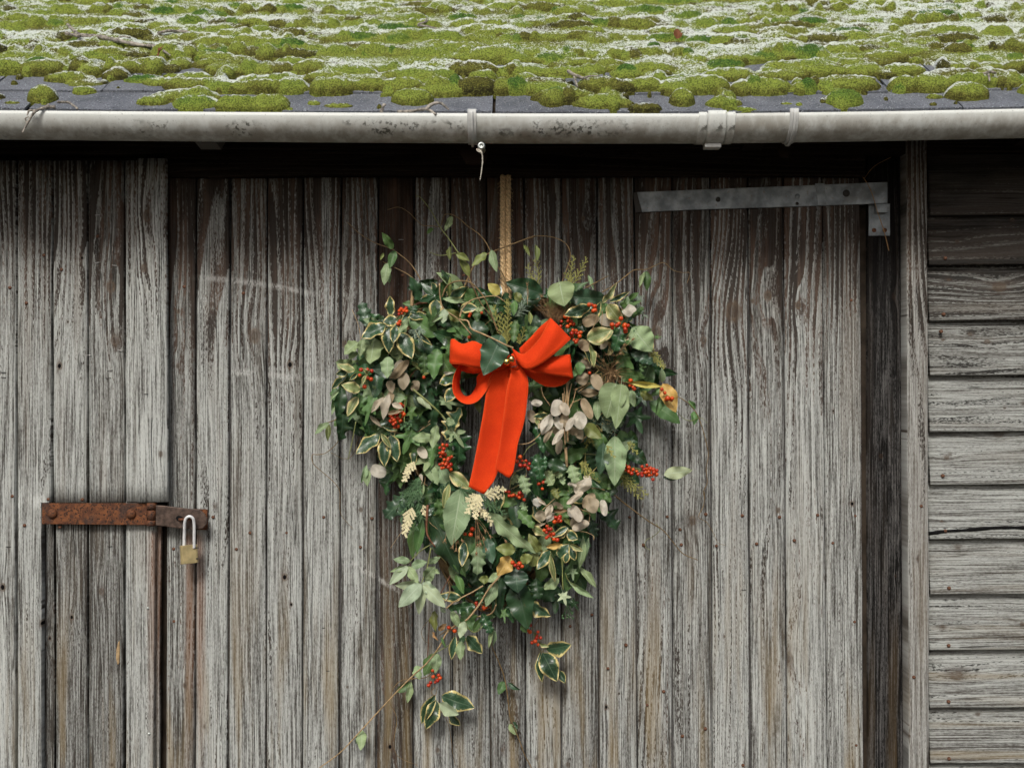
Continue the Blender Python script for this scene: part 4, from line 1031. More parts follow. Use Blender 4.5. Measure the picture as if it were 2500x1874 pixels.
LF('C4', [('ov','vp',500,190,215,80,130,.13),('ov','va',360,200,175,250,130,.12),('la','va',370,280,95,490,110,.11),('ov','vp',605,545,305,450,190,.14),
 ('ov','vp',555,660,375,980,160,.14),('la','va',545,230,420,350,70,.13),('la','vp',750,250,665,155,60,.15),('la','vp',700,260,640,420,60,.15),
 ('ov','dk',960,130,870,640,260,.10),('iv','md',700,540,410,1070,260,.125),('iv','md',860,560,695,1135,260,.13),('se','dk',260,500,190,1030,190,.11),
 ('la','sg',200,560,50,730,60,.115),('la','sg',170,700,85,960,60,.115),('pod','po',1480,390,1720,210,240,.14),('pod','po',1400,210,1390,490,190,.13),
 ('pod','po',1210,600,1510,600,180,.145),('pod','po',1540,400,1660,510,180,.12),('pod','po',1150,360,1440,40,150,.125),('pod','pw',1220,180,1350,20,110,.12),
 ('ov','po',1130,360,1180,560,150,.12),('la','pw',1040,670,820,920,110,.145),('la','pw',1130,600,1020,1030,150,.15),('la','po',1150,560,1170,760,110,.13),
 ('la','pw',1180,790,1360,870,100,.145),('la','po',1090,980,1340,930,70,.14),('iv','md',1540,780,1530,1140,230,.13),('ov','pl',1640,670,1880,860,110,.125),
 ('ov','ol',1830,120,1760,270,120,.12),('la','ol',1540,20,1690,160,70,.12),('ov','dk',1650,520,1930,780,300,.09),('ov','sg',1930,1410,1590,1430,180,.14),
 ('ov','sg',2010,1180,1930,1570,170,.15),('la','vp',980,1340,1150,1590,90,.15),('la','va',1010,1210,1250,1280,60,.15),('la','po',760,1000,960,1190,70,.11),
 ('la','sg',1050,1070,930,1250,70,.11),('ov','dk',600,1000,640,1350,230,.07)])
LF('C2', [('se','bl',640,1030,350,1690,430,.215),('ov','dk',150,760,270,1160,330,.13),('se','dk',1400,280,790,90,330,.10),('ov','yg',600,290,410,110,180,.12),
 ('he','sg',1700,60,1780,455,460,.14),('ho','md',900,750,860,1130,190,.13),('la','md',880,400,860,640,120,.12),('la','ol',1150,600,1170,810,75,.13),
 ('pod','ol',880,270,980,390,130,.12),('ov','dk',700,250,850,650,250,.08),('ov','dk',560,600,640,1000,240,.08),('ov','dk',1000,700,1200,1000,260,.08)])
LF('C3', [('se','bl',760,380,50,330,300,.125),('ov','va',470,520,30,660,210,.14),('la','vp',670,460,930,130,110,.14),('la','va',800,430,1140,270,90,.12),
 ('ov','vp',780,470,1010,780,250,.15),('pod','pw',1060,560,1260,600,190,.15),('pod','po',310,830,570,720,200,.14),('pod','pw',610,740,890,780,200,.13),
 ('ov','vp',400,1110,800,960,260,.17),('ov','vp',470,1180,850,950,250,.155),('la','va',340,1170,480,1560,130,.15),('la','vp',450,1190,535,1570,110,.155),
 ('ho','ho',1040,860,920,1290,280,.15),('se','sg',1230,900,1560,1290,400,.14),('ho','bl',1220,1370,1590,1530,250,.13),('ho','md',1420,1480,1400,1700,130,.12),
 ('la','sg',1120,1070,1000,1200,90,.15),('iv','sg',930,1290,1110,1340,110,.15),('ov','md',1000,480,1270,420,150,.11),('la','md',1160,400,1330,270,90,.11),
 ('pod','po',480,930,370,1090,150,.13),('pod','po',250,1130,400,1290,160,.13),('pod','pw',770,1130,680,1270,100,.14),('pod','po',310,1470,450,1620,150,.12),
 ('ov','va',1230,700,1150,780,90,.12),('iv','md',1620,1080,1760,1070,90,.10),('iv','md',1300,560,1400,640,120,.09)])
LF('C5', [('he','sg',1540,420,1375,985,460,.15),('he','sg',1640,430,1550,1170,330,.165),('he','sg',1200,740,1195,1055,150,.13),('he','sg',1800,550,1865,815,150,.135),
 ('ov','md',870,180,730,270,110,.15),('ov','md',860,20,880,240,170,.16),('pod','po',1050,340,830,330,200,.15),('pod','po',1130,230,1220,490,190,.15),
 ('pod','po',880,600,1170,590,130,.12),('pod','pw',500,710,420,975,210,.165),('pod','pw',540,770,640,975,150,.175),('pod','po',870,720,760,930,110,.15),
 ('pod','po',910,690,1070,1020,150,.16),('pod','pw',830,930,900,1220,220,.17),('pod','pw',370,980,190,1310,170,.17),('pod','po',200,1080,140,1230,110,.16),
 ('pod','pw',410,1030,530,1240,130,.165),('pod','pw',760,1030,640,1250,110,.175),('pod','po',660,1230,800,1340,120,.15),('pod','po',790,1240,900,1400,150,.14),
 ('pod','pw',570,1250,395,1510,100,.18),('pod','po',370,1200,230,1470,90,.155),('pod','po',520,1430,470,1680,110,.15),('pod','po',370,1220,480,1340,130,.145),
 ('pod','po',530,1000,640,1200,150,.15),('pod','pw',-30,760,155,790,110,.15),('ov','va',280,990,40,1030,110,.15),('la','vp',60,1060,110,1180,80,.15),
 ('ov','ol',960,1180,1230,1400,230,.13),('ho','ho',40,1150,200,1650,200,.14),('pod','po',-60,900,20,1100,140,.13)])
LF('A4', [('se','sg',1165,1010,1165,1460,195,.165),('se','bl',1050,1080,1025,1365,130,.15),('la','yg',1640,510,1315,470,55,.17),('ov','ye',1650,480,1770,740,150,.15),
 ('la','sg',1640,470,1640,340,60,.14),('la','md',1630,600,1590,780,70,.13),('ov','ol',1425,565,1540,640,80,.14),('la','md',1620,530,1535,600,50,.14),
 ('ov','pl',1660,1400,1920,1360,115,.14),('la','dk',1650,1430,1810,1435,50,.12),('iv','dk',1340,700,1430,960,260,.09),('la','md',1960,760,1970,880,70,.07),
 ('la','md',1980,740,1920,660,50,.07),('iv','dk',1300,1000,1330,1120,150,.08),('se','dk',1300,1130,1470,1280,130,.10),('iv','dk',1400,560,1480,700,150,.10)])
LF('C6', [('ho','sg',340,440,225,600,140,.14),('ho','sg',400,450,500,765,240,.15),('ho','sg',840,370,960,605,270,.15),('ho','sg',1000,450,1140,440,110,.14),
 ('ho','sg',1130,450,1170,605,130,.14),('ho','sg',1310,260,1400,570,250,.15),('ho','ol',980,680,1060,855,170,.13),('la','md',1050,880,1250,840,60,.13),
 ('ho','sg',400,940,480,1125,140,.14),('ho','md',340,1090,600,1380,220,.15),('ho','ho',680,60,760,520,260,.15),('ov','dk',880,210,1210,320,210,.13),
 ('ho','ho',830,80,840,320,110,.155),('pod','pw',1350,740,1650,590,190,.17),('pod','pw',1540,750,1280,950,100,.175),('pod','po',1690,670,1520,850,100,.165),('pod','po',1740,780,1560,1010,170,.17),
 ('pod','po',1630,880,1760,1090,230,.155),('pod','po',1720,740,1890,830,170,.15),('pod','pw',1890,890,1930,1160,120,.16),('pod','pw',1250,590,1390,650,70,.15),
 ('pod','pw',1560,450,1660,560,110,.14),('pod','pw',1330,1000,1470,1250,170,.165),('pod','pw',1260,1050,1350,1200,110,.155),('pod','po',1540,1130,1340,1350,160,.15),
 ('pod','pw',1640,1300,1380,1430,150,.16),('pod','pw',600,920,750,960,130,.15),('la','pw',680,830,840,990,60,.155),('pod','pw',960,980,870,1180,110,.165),
 ('pod','po',650,1150,830,1230,170,.15),('pod','pw',1020,1150,870,1280,100,.165),('la','tn',980,1110,1220,1100,70,.15),('pod','po',230,890,430,1040,110,.13),
 ('pod','po',980,950,1140,1040,90,.13),('pod','po',450,1340,600,1420,110,.13),('la','po',610,1400,820,1340,60,.14),('ov','vp',600,1400,810,1540,150,.15),
 ('ov','ol',360,1290,200,1470,110,.14),('ov','va',1250,1400,990,1570,120,.16),('ov','va',1240,1480,1400,1600,150,.16),('la','ol',1150,1220,1370,1420,80,.14),
 ('ov','md',1760,400,1950,660,230,.14),('la','ho',1680,520,1860,680,90,.145),('ov','dk',1950,700,2150,740,200,.12),('ov','md',1930,760,2030,930,130,.13),
 ('ho','dk',560,640,760,760,190,.10),('ho','dk',1150,640,1220,760,170,.10),('ov','md',0,900,280,960,220,.11)])
LF('C7', [('se','sg',1250,90,1090,1025,430,.175),('ov','dk',720,590,1165,1545,400,.14),('ho','sg',1570,1130,1550,1635,270,.16),('ov','va',1310,1070,1270,1480,170,.165),
 ('ov','md',400,690,350,1310,170,.12),('la','md',540,640,440,1230,160,.125),('la','vp',1030,0,930,400,120,.15),('la','sg',560,0,510,260,70,.13),
 ('ov','bl',1730,1000,1810,1420,220,.14),('la','ho',1920,1200,1830,1590,80,.14),('la','sg',1400,1370,1340,1590,80,.15),('ov','md',1430,950,1400,1270,210,.14),
 ('la','md',820,600,1050,900,130,.13),('ov','dk',850,100,900,500,200,.09),('ov','dk',620,200,700,500,160,.08)])
LF('A5', [('se','sg',1110,270,1505,620,120,.17),('ov','ol',1370,620,1205,600,105,.175),('ov','ye',1315,675,1215,840,135,.17),('ov','ol',1590,640,1500,490,105,.16),
 ('ov','ol',1410,720,1510,680,90,.16),('ov','ol',1510,770,1560,650,100,.155),
 ('ov','sg',385,720,245,705,65,.13),('ov','sg',400,770,525,730,80,.13),('la','sg',360,770,220,815,40,.12),('ov','pl',365,765,210,920,85,.14),('ov','sg',360,770,450,910,80,.135),
 ('ov','sg',555,740,655,690,55,.12),('ov','sg',525,875,605,785,100,.14),('la','sg',610,800,655,830,40,.12),('ov','pl',490,930,275,950,100,.14),('ov','pl',490,930,300,1125,130,.15),
 ('ov','pl',495,940,470,1190,90,.15),('ov','pl',505,920,622,1015,95,.15),('ov','pl',505,940,692,1128,110,.14),('ov','sg',520,900,600,870,60,.12),
 ('ho','dk',1560,880,1580,1060,140,.13),('ov','sg',1770,880,1640,975,90,.14),('iv','sg',1900,770,1900,880,100,.13),('iv','pl',1800,990,1835,1117,125,.15),
 ('la','sg',1860,910,2065,1050,50,.14),('la','sg',1960,770,2105,940,60,.12),('ov','dk',1880,760,2000,960,180,.08),('ov','dk',1790,980,1600,1060,130,.09),
 ('iv','dk',1870,1060,1950,1170,90,.08),('ov','va',1490,1110,1670,1225,120,.11),('ov','va',1690,620,1580,780,90,.15),('la','vp',1690,650,1730,890,50,.16),
 ('ov','va',1860,410,1720,510,80,.165),('ov','va',1850,460,1935,510,90,.165),('la','ye',1650,590,1790,570,50,.165),('ov','va',1770,690,1850,580,110,.17),
 ('la','va',1870,590,1920,700,70,.16),('la','vp',1870,560,1980,620,45,.165),('la','va',1860,640,1830,730,60,.16),('la','sg',2000,480,1970,760,60,.12),('la','sg',2050,500,2010,700,40,.11)])
LF('C8', [('la','ol',300,820,310,1160,135,.11),('la','sg',610,810,750,1110,130,.13),('ov','pl',860,1020,780,1300,150,.15),('la','pl',420,760,500,860,70,.12),
 ('ov','sg',1440,290,1270,710,190,.155),('ov','sg',1520,150,1320,280,150,.16),('ov','ol',1310,250,1140,250,140,.14),('ov','va',800,600,420,550,170,.12),
 ('ho','ho',1060,740,590,790,200,.14),('ho','ho',1160,700,1130,430,200,.135),('ho','ho',1190,880,1340,1215,220,.14),('la','md',1180,960,1030,1210,110,.12),
 ('ov','md',1430,820,1330,970,110,.12),('ov','dk',1540,200,1500,830,190,.12),('se','dk',1820,250,1990,1080,420,.12),('se','bl',1800,60,1830,440,370,.16),
 ('iv','md',1570,750,1600,1030,150,.11),('la','md',700,140,830,480,130,.13),('la','va',690,1290,620,1690,130,.12),('ov','va',900,1290,1150,1590,240,.13),
 ('ov','sg',800,1390,780,1700,165,.135),('ov','dk',850,1280,790,1450,100,.10),('ov','tn',380,1190,510,1080,90,.10),('la','tn',270,1210,350,1360,50,.09),
 ('la','md',430,1310,520,1500,45,.10),('la','sg',1400,1120,1310,1470,70,.11),('la','sg',1420,1180,1390,1460,60,.11),('la','md',1900,1070,1990,1210,110,.11),
 ('ho','dk',800,200,1000,280,190,.09)])
LF('A6', [('ov','va',1760,320,1928,295,120,.06),('ov','va',1735,345,1832,538,130,.065),('la','va',1720,335,1725,542,60,.06),('la','va',1860,480,1895,560,55,.05),('la','vp',1700,265,1770,300,30,.065),
 ('la','va',930,660,830,858,80,.06),('ov','va',940,700,870,902,100,.065),('ov','va',975,670,1197,752,130,.065),('ov','pl',960,725,1088,805,90,.075),('la','va',1030,790,1105,885,60,.05),
 ('ov','sg',790,440,810,535,65,.05),('ov','md',930,350,850,500,90,.06),('ov','sg',945,350,930,485,70,.065),('la','md',740,560,650,635,55,.05),('la','sg',750,560,725,705,45,.05),
 ('ov','sg',380,925,372,1062,68,.03),('la','dk',370,930,335,1020,28,.02),('ov','md',1445,560,1410,645,60,.035),('la','dk',1475,570,1560,622,32,.03),('ov','sg',1485,880,1535,955,48,.03),('ov','dk',1510,865,1545,910,35,.025)])
LF('A1', [('ov','md',745,610,645,465,75,.045),('ov','md',760,625,715,785,80,.05),('ov','sg',690,750,655,950,90,.055),('la','sg',715,850,705,950,30,.04),('la','ol',650,650,620,715,28,.04),
 ('ov','sg',1340,280,1275,415,60,.05),('ov','md',1145,400,1095,450,42,.04),('la','ol',1320,580,1315,705,48,.06),('la','ol',1380,660,1500,720,62,.07),('la','ol',1410,700,1510,870,72,.07),
 ('ov','ol',1690,650,1555,770,72,.07),('ov','sg',1740,620,1785,820,78,.075)])
LF('A2', [('la','ol',160,570,215,670,36,.06),('la','ol',280,560,300,710,50,.06),('la','sg',810,870,860,1000,36,.05),('ov','md',1400,835,1410,1010,76,.05),('la','sg',1385,840,1335,975,42,.05)])

# ---- leaves packed behind them, filling the body of the wreath
OUT = [(985, 725), (1080, 690), (1190, 690), (1300, 690), (1430, 700), (1540, 735), (1600, 800), (1615, 900), (1590, 1000), (1545, 1080), (1485, 1180), (1450, 1260), (1425, 1340), (1395, 1410), (1360, 1460),
       (1290, 1490), (1200, 1500), (1120, 1470), (1090, 1400), (1050, 1320), (1005, 1250), (965, 1170), (880, 1080), (835, 1010), (830, 920), (850, 840), (910, 770)]
HOLE = [(1128, 1000), (1150, 930), (1200, 900), (1290, 940), (1310, 980), (1290, 1050), (1270, 1140), (1245, 1190), (1185, 1200), (1155, 1150), (1138, 1080)]
def inside(x, y, poly):
    c = False; n = len(poly)
    for i in range(n):
        (xa, ya), (xb, yb) = poly[i], poly[i-1]
        if (ya > y) != (yb > y) and x < (xb-xa)*(y-ya)/(yb-ya)+xa: c = not c
    return c
cnt = 0
while cnt < 600:
    x, y = rl.uniform(830, 1615), rl.uniform(690, 1540)
    if not inside(x, y, OUT) or inside(x, y, HOLE): continue
    ang = math.atan2(y-1050, x-1210)+rl.uniform(-1.0, 1.0)
    if rl.random() < .45: ang = math.pi/2+rl.uniform(-.7, .7)
    L = rl.uniform(46, 98); d = rl.uniform(.02, .115)
    ex, ey = x+math.cos(ang)*L, y+math.sin(ang)*L
    if inside((x+ex)/2, (y+ey)/2, HOLE) or inside(ex, ey, HOLE) or not inside(ex, ey, OUT) and rl.random() < .75: continue
    key = rl.choice(['ov', 'ov', 'la', 'se', 'iv', 'ho', 'ho']); mat = rl.choice(['dk', 'dk', 'dk', 'ho', 'ho', 'md', 'md', 'md', 'bl'])
    if d > .06 and rl.random() < .32: mat = rl.choice(['md', 'md', 'va', 'sg'])
    w = L*{'ov': .5, 'la': .36, 'se': .48, 'iv': .95, 'ho': .66}[key]/1000
    place_leaf(key, mat, P(x, y, d), P(ex, ey, d+rl.uniform(-.01, .025)), w, rl.uniform(-.8, .8)); cnt += 1

# ---- frame of bent stems inside the wreath
random.seed(31)
b = MB()
ringp = [(1210, 760), (1330, 745), (1460, 780), (1530, 860), (1510, 980), (1430, 1110), (1370, 1260), (1300, 1400), (1200, 1470), (1100, 1380), (1060, 1250), (1010, 1120), (920, 1000), (905, 890), (960, 800), (1080, 755), (1210, 760)]
for q in range(9):
    b.tube([P(x+random.uniform(-22, 22), y+random.uniform(-22, 22), random.uniform(.015, .05)) for x, y in ringp], random.uniform(.002, .0042), k=6, n=80)
b.build('stem_frame', M['vine'], wreath, True, 'c')

# ---- trailing vines and stems
def VINE(crop, pts, d=.06, r=.0013, mat='vine', r1=None, d1=None, name='vine'):
    b = MB(); n = len(pts); d1 = d if d1 is None else d1; out = []
    for i, (x, y) in enumerate(pts):
        dd = d+(d1-d)*i/(n-1)+rl.uniform(-.004, .004); out.append(P(*px_of(crop, x, y), dd))
    b.tube(out, r, r*.7 if r1 is None else r1, 6, max(10, 6*n)); return b.build(name, M[mat], wreath, True, 'c')
VINE('A1', [(280,340),(410,460),(560,550),(700,600),(760,630),(900,740),(970,830),(1020,920)], .03, .0008, 'vine', .0016, .07)
VINE('A1', [(690,215),(800,190),(900,240),(990,330),(1050,375),(1150,380),(1220,385),(1250,300),(1270,265),(1340,265),(1420,310),(1510,390),(1600,450),(1680,540),(1730,640),(1800,780),(1880,920),(1940,1130)], .025, .0007, 'vine', .0017, .09)
VINE('A1', [(985,90),(978,75),(1000,78),(1040,110),(1130,230),(1220,390),(1310,510),(1390,630),(1450,720),(1530,860)], .04, .0009, 'vine_g', .0017, .08)
VINE('A1', [(640,740),(740,790),(880,860),(960,920),(1030,990)], .045, .0009, 'vine', .0014, .08)
VINE('A1', [(1115,645),(1200,675),(1290,672),(1380,650)], .05, .0008, 'vine_g', .0012)
VINE('A1', [(1420,1120),(1480,960),(1560,790),(1690,670),(1830,610),(2070,520),(2180,490)], .10, .0020, 'vine', .0014, .06)
VINE('A2', [(150,520),(260,485),(400,485),(530,520),(610,590),(632,690),(600,800),(545,950)], .06, .0013, 'vine', .0010, .08)
VINE('A1', [(1240,1100),(1280,1000),(1350,950),(1440,935),(1540,960),(1650,1080),(1720,1220),(1800,1440)], .14, .0018, 'vine', .0018)
VINE('A1', [(1420,1300),(1450,1210),(1540,1130),(1680,1095),(1790,1090),(1870,1140)], .15, .0018, 'stem_tan', .0012)
VINE('A1', [(1410,1320),(1440,1330),(1500,1340),(1540,1420),(1650,1470),(1800,1540),(1900,1590),(1960,1610)], .16, .0020, 'stem_tan', .0020, .235)
VINE('A1', [(1500,880),(1570,1030),(1640,1170),(1740,1300),(1830,1480)], .12, .0016, 'vine')
VINE('A1', [(1215,960),(1220,1100),(1260,1220),(1400,1320),(1540,1480)], .145, .0018, 'stem_tan')
VINE('A2', [(955,1050),(1100,960),(1200,880),(1280,825),(1390,820),(1470,790),(1560,750),(1610,770),(1670,825),(1760,850),(1835,850),(1840,880),(1810,960)], .10, .0015, 'vine', .0007, .03)
VINE('A2', [(780,1010),(1015,885)], .09, .0015, 'vine', .0012, .05)
VINE('A4', [(1650,500),(1740,580),(1850,640),(1930,700),(2000,800),(2050,930),(2090,1080),(2110,1200),(2090,1350),(2100,1480),(2060,1580),(2080,1640)], .14, .0013, 'vine', .0009, .03)
VINE('A4', [(1740,680),(1800,770),(1870,840),(1950,855),(2030,825),(2100,880)], .12, .0009, 'vine_g', .0006, .06)
VINE('D8', [(60,30),(150,100),(260,180),(340,230),(400,300),(460,370),(550,410)], .09, .0018, 'vine', .0009, .02)
VINE('D8', [(300,190),(320,230),(280,270),(240,290),(235,330),(265,350)], .04, .0007, 'vine_g', .0005, .02)
VINE('D8', [(590,0),(585,80),(555,150),(600,180),(640,240),(670,305),(715,320)], .03, .0009, 'vine', .0005, .015)
VINE('A3', [(300,880),(295,980),(260,1080),(150,1180),(60,1200),(10,1200),(20,1290),(130,1390),(230,1480),(285,1560),(290,1650),(300,1800),(420,1950)], .06, .0010, 'vine', .0006, .012)
VINE('A3', [(530,980),(470,1060),(420,1200),(330,1240),(200,1180)], .06, .0009, 'vine', .0005, .02)
VINE('A3', [(170,875),(260,840),(340,800),(430,760)], .10, .0012, 'vine')
VINE('A6', [(1250,0),(1160,100),(1030,180),(960,300),(870,420),(760,520),(640,640),(500,790),(380,920),(220,1090),(60,1210),(-40,1300)], .12, .0022, 'stem_tan', .0012, .015)
VINE('C8', [(1440,720),(1390,840),(1300,905),(1100,940),(920,990),(700,1090),(400,1280)], .15, .0018, 'stem_tan', .0014, .08)
VINE('C8', [(1520,180),(1300,440),(1130,720),(930,970),(870,1010)], .165, .0022, 'stem_tan', .0022, .15)
VINE('A6', [(760,545),(700,545),(640,580),(600,650),(590,720),(630,800),(640,870),(620,1010),(640,1110),(720,1160),(780,1180),(800,1200)], .05, .0009, 'vine', .0006, .012)
VINE('A6', [(740,540),(860,530),(920,480)], .05, .0012, 'vine')
VINE('A6', [(1345,180),(1350,280),(1400,400),(1445,520),(1470,650),(1490,820),(1520,900),(1560,1000),(1600,1110),(1650,1205),(1700,1330)], .08, .0015, 'vine', .0013, .012)
VINE('A6', [(970,780),(1020,860),(1050,1000),(1060,1090),(1080,1190)], .04, .0007, 'vine', .0005, .012)
VINE('C8', [(600,180),(540,290),(420,510),(400,550)], .12, .0013, 'stem_red')
VINE('C8', [(560,310),(590,400),(580,520),(540,630),(470,690)], .14, .0014, 'vine')
VINE('C8', [(1200,370),(1000,490),(800,590),(650,680),(520,790)], .15, .0018, 'stem_tan', .0013)
VINE('C8', [(880,1030),(930,1150),(1020,1220),(1110,1200),(1200,1110)], .14, .0013, 'vine_g')
VINE('C8', [(1440,250),(1470,400),(1440,560),(1440,720)], .14, .0014, 'vine_g')
VINE('C8', [(200,1000),(100,1130),(70,1250),(120,1380),(220,1430)], .05, .0008, 'vine')
VINE('C8', [(210,1000),(200,1300),(180,1700)], .06, .0013, 'stem_red')
VINE('C8', [(780,1380),(580,1460),(400,1560),(250,1640)], .09, .0012, 'vine_g')
VINE('A5', [(550,200),(540,430),(570,520),(620,590)], .14, .0036, 'stem_red', .0018)
VINE('A5', [(590,560),(480,630),(370,740)], .13, .0015, 'vine_g'); VINE('A5', [(580,600),(540,800),(490,930)], .135, .0018, 'vine_g')
VINE('A3', [(1030,540),(1150,640),(1250,730),(1330,810),(1360,850)], .14, .0026, 'vine_g', .0020); VINE('A3', [(950,640),(945,760),(940,880)], .145, .0018, 'vine_g')
VINE('A5', [(1800,680),(1805,800),(1805,900),(1812,990)], .155, .0018, 'vine_g'); VINE('A5', [(1830,830),(1860,900),(1930,960)], .145, .0010, 'vine_g')
for pts, r in [([(640,330),(640,600),(645,900),(650,1500)], .0028), ([(720,420),(670,650),(655,900)], .0014), ([(790,560),(750,740),(680,900)], .0013), ([(560,600),(570,900),(600,1550)], .0022),
               ([(580,500),(600,700),(610,1000)], .0012), ([(690,380),(640,500),(610,800)], .0011), ([(560,340),(640,400),(650,700)], .0009), ([(900,700),(710,800),(670,950)], .0009)]:
    VINE('C5', pts, .150, r, 'stem_tan', r*.9, .155, 'dry_stem')
VINE('C6', [(1215,-60),(1225,120),(1240,300)], .14, .0036, 'stem_tan', .0032, name='dry_stem')
VINE('A4', [(185,1095),(300,1080),(400,1000),(450,900)], .15, .0014, 'stem_tan'); VINE('A4', [(240,1210),(290,1130),(400,1060),(460,1060)], .13, .0011, 'vine_g')
VINE('A4', [(415,500),(430,600),(520,700)], .13, .0008, 'vine'); VINE('A4', [(1150,1600),(1220,1650)], .1, .0016, 'stem_tan')
VINE('A1', [(945,1020),(940,1100),(935,1200)], .08, .0045, 'stem_tan', .0045, name='cut_stem'); VINE('A1', [(940,1200),(1010,1160),(1090,1150)], .085, .0036, 'stem_red', .0040, name='cut_stem')
for crop, pts in [('C6', [(1340,990),(1500,1080),(1650,1150),(1640,1330)]), ('C6', [(1480,1480),(1600,1500),(1720,1560),(1730,1640)]), ('C6', [(1690,690),(1800,690),(1930,720)]), ('C6', [(780,1090),(900,980),(1010,880)]),
                  ('C3', [(300,1110),(400,1150),(470,1230)]), ('C3', [(590,600),(560,780),(500,930)]), ('C3', [(680,590),(680,700),(670,880)]), ('C2', [(1110,130),(1110,300),(1115,470)]), ('C5', [(160,480),(200,640),(330,840)])]:
    VINE(crop, pts, .155, .0010, 'stem_tan')
for _ in range(60):                                  # fine dark stalks deep inside
    x, y = rl.uniform(860, 1580), rl.uniform(710, 1500)
    if not inside(x, y, OUT) or inside(x, y, HOLE): continue
    a = rl.uniform(0, 6.28); L = rl.uniform(40, 110)
    VINE('', [(x, y), (x+math.cos(a)*L*.5+rl.uniform(-15, 15), y+math.sin(a)*L*.5+rl.uniform(-15, 15)), (x+math.cos(a)*L, y+math.sin(a)*L)], rl.uniform(.07, .13), rl.uniform(.0006, .0012), rl.choice(['vine', 'stem_tan', 'stem_red', 'vine_g']))

# ---- conifer and herb sprigs
def SPRIG(crop, base, tips, kind, d=.13, n=None):
    b = MB(); mat = {'r': 'needle', 's': 'needle_s', 'y': 'needle_y', 'c': 'needle_c', 'f': 'needle'}[kind]
    for tp in tips:
        d2 = d+rl.uniform(-.01, .02); B, T = P(*px_of(crop, *base), d), P(*px_of(crop, *tp), d2); ax = T-B; L = ax.length; ax = ax/L
        side = ax.cross(Vector((0, -1, 0))).normalized(); nn = Vector((0, -1, 0))
        mid = B.lerp(T, .5)+side*rl.uniform(-.08, .08)*L
        cp = catmull([B, mid, T], 24)
        b.tube(cp, .0011, .0006, 5, 20)
        if kind in 'rs':                              # needles standing off all round
            m = int(L/.0022)
            for i in range(m):
                t = rl.uniform(.05, 1); c = Vector(cp[int(t*23)]); ph = rl.uniform(0, 6.28); nl = rl.uniform(.010, .019)
                o = (ax*rl.uniform(.5, 1.0)+(side*math.cos(ph)+nn*math.sin(ph))*.75).normalized()*nl
                q = o.cross(nn); q = (q.normalized() if q.length > 1e-6 else side)*.00085
                b.add([c-q, c+q, c+o*.6+q*.9, c+o, c+o*.6-q*.9], [(0, 1, 2, 3, 4)])
        else:                                        # flat scaly sprays: short branchlets of bead-like scales
            m = int(L/(.0050 if kind == 'c' else .0058))
            for i in range(m):
                t = i/m; c = Vector(cp[int(t*23)]); sgn = 1 if i % 2 else -1
                bl = (1-t*.7)*min(.020, L*.30)*rl.uniform(.7, 1.1)
                dirv = (ax*.8+side*sgn*.65+nn*rl.uniform(-.1, .25)).normalized()
                k = max(2, int(bl/.0035))
                for s in range(k+1):
                    e = c+dirv*(bl*s/k); w = .0019 if kind == 'c' else .0013
                    for sg2 in (-1, 1):
                        tipv = e+(dirv*.9+side*sg2*.6).normalized()*(.0050 if kind == 'c' else .0036)
                        q = (tipv-e).cross(nn).normalized()*w
                        b.add([e-q*.6, e+q*.6, e+(tipv-e)*.6+q*.7-nn*.0003, tipv, e+(tipv-e)*.6-q*.7], [(0, 1, 2, 3, 4)])
    return b.build({'r': 'rosemary_sprig', 's': 'rosemary_sprig', 'y': 'conifer_sprig', 'c': 'cream_conifer_sprig', 'f': 'conifer_sprig'}[kind], M[mat], wreath, False, 'c')
SPRIG('C2', (740,1200), [(720,350),(490,480),(770,400),(620,640)], 'y', .12); SPRIG('A2', (640,1000), [(670,680),(805,700),(580,840)], 'y', .07); SPRIG('A2', (300,1000), [(270,700),(195,760)], 'y', .06)
SPRIG('A4', (1480,120), [(1600,190),(1660,330),(1580,250)], 'y', .10); SPRIG('C3', (1560,1400), [(1830,1650),(1790,1580),(1700,1420)], 'y', .09)
SPRIG('A4', (1180,1380), [(1500,1620),(1440,1660),(1380,1560)], 'y', .11); SPRIG('A4', (810,1290), [(960,1400),(1010,1490),(900,1300)], 'y', .14); SPRIG('A4', (1080,1110), [(1160,1240),(1120,1190)], 'y', .185)
SPRIG('A4', (1290,1080), [(1410,1190),(1370,1110)], 'y', .12); SPRIG('C2', (980,1200), [(1060,880),(940,1000)], 'y', .14)
SPRIG('A5', (470,-60), [(290,350),(330,180),(250,250),(410,150),(470,300),(400,330),(300,100)], 'r', .14); SPRIG('A3', (1110,1460), [(900,1650),(1000,1700),(1060,1660),(940,1600)], 'r', .14)
SPRIG('A5', (470,150), [(430,420),(500,330),(390,400)], 'r', .13)
SPRIG('A5', (400,225), [(335,485),(370,400)], 'c', .155); SPRIG('A3', (1035,1270), [(935,1475),(960,1400)], 'c', .15); SPRIG('C7', (1690,210), [(2080,95),(2020,245)], 'c', .19)
SPRIG('C7', (1580,200), [(1345,560),(1495,655),(1330,330),(1440,420)], 'c', .19); SPRIG('C7', (1600,480), [(1820,755),(1720,620)], 'c', .185); SPRIG('C7', (545,400), [(600,610)], 'c', .14)
SPRIG('C7', (1480,250), [(2090,590),(1910,370),(1990,480),(1800,480)], 'f', .175); SPRIG('C7', (1200,50), [(1330,230),(1400,150)], 'r', .16)
SPRIG('C1', (950,870), [(740,1000),(1000,1190),(800,1100),(1040,1030),(920,1140)], 's', .14); SPRIG('C2', (890,700), [(1095,390),(1080,580),(1000,480),(1120,480)], 's', .13)
SPRIG('C5', (1380,1330), [(1250,1150),(1480,1120),(1550,1250),(1320,1080)], 's', .11); SPRIG('C3', (1330,300), [(1410,360),(1330,560),(1450,690)], 's', .09); SPRIG('C3', (1250,880), [(1290,1040),(1340,960)], 'r', .13)
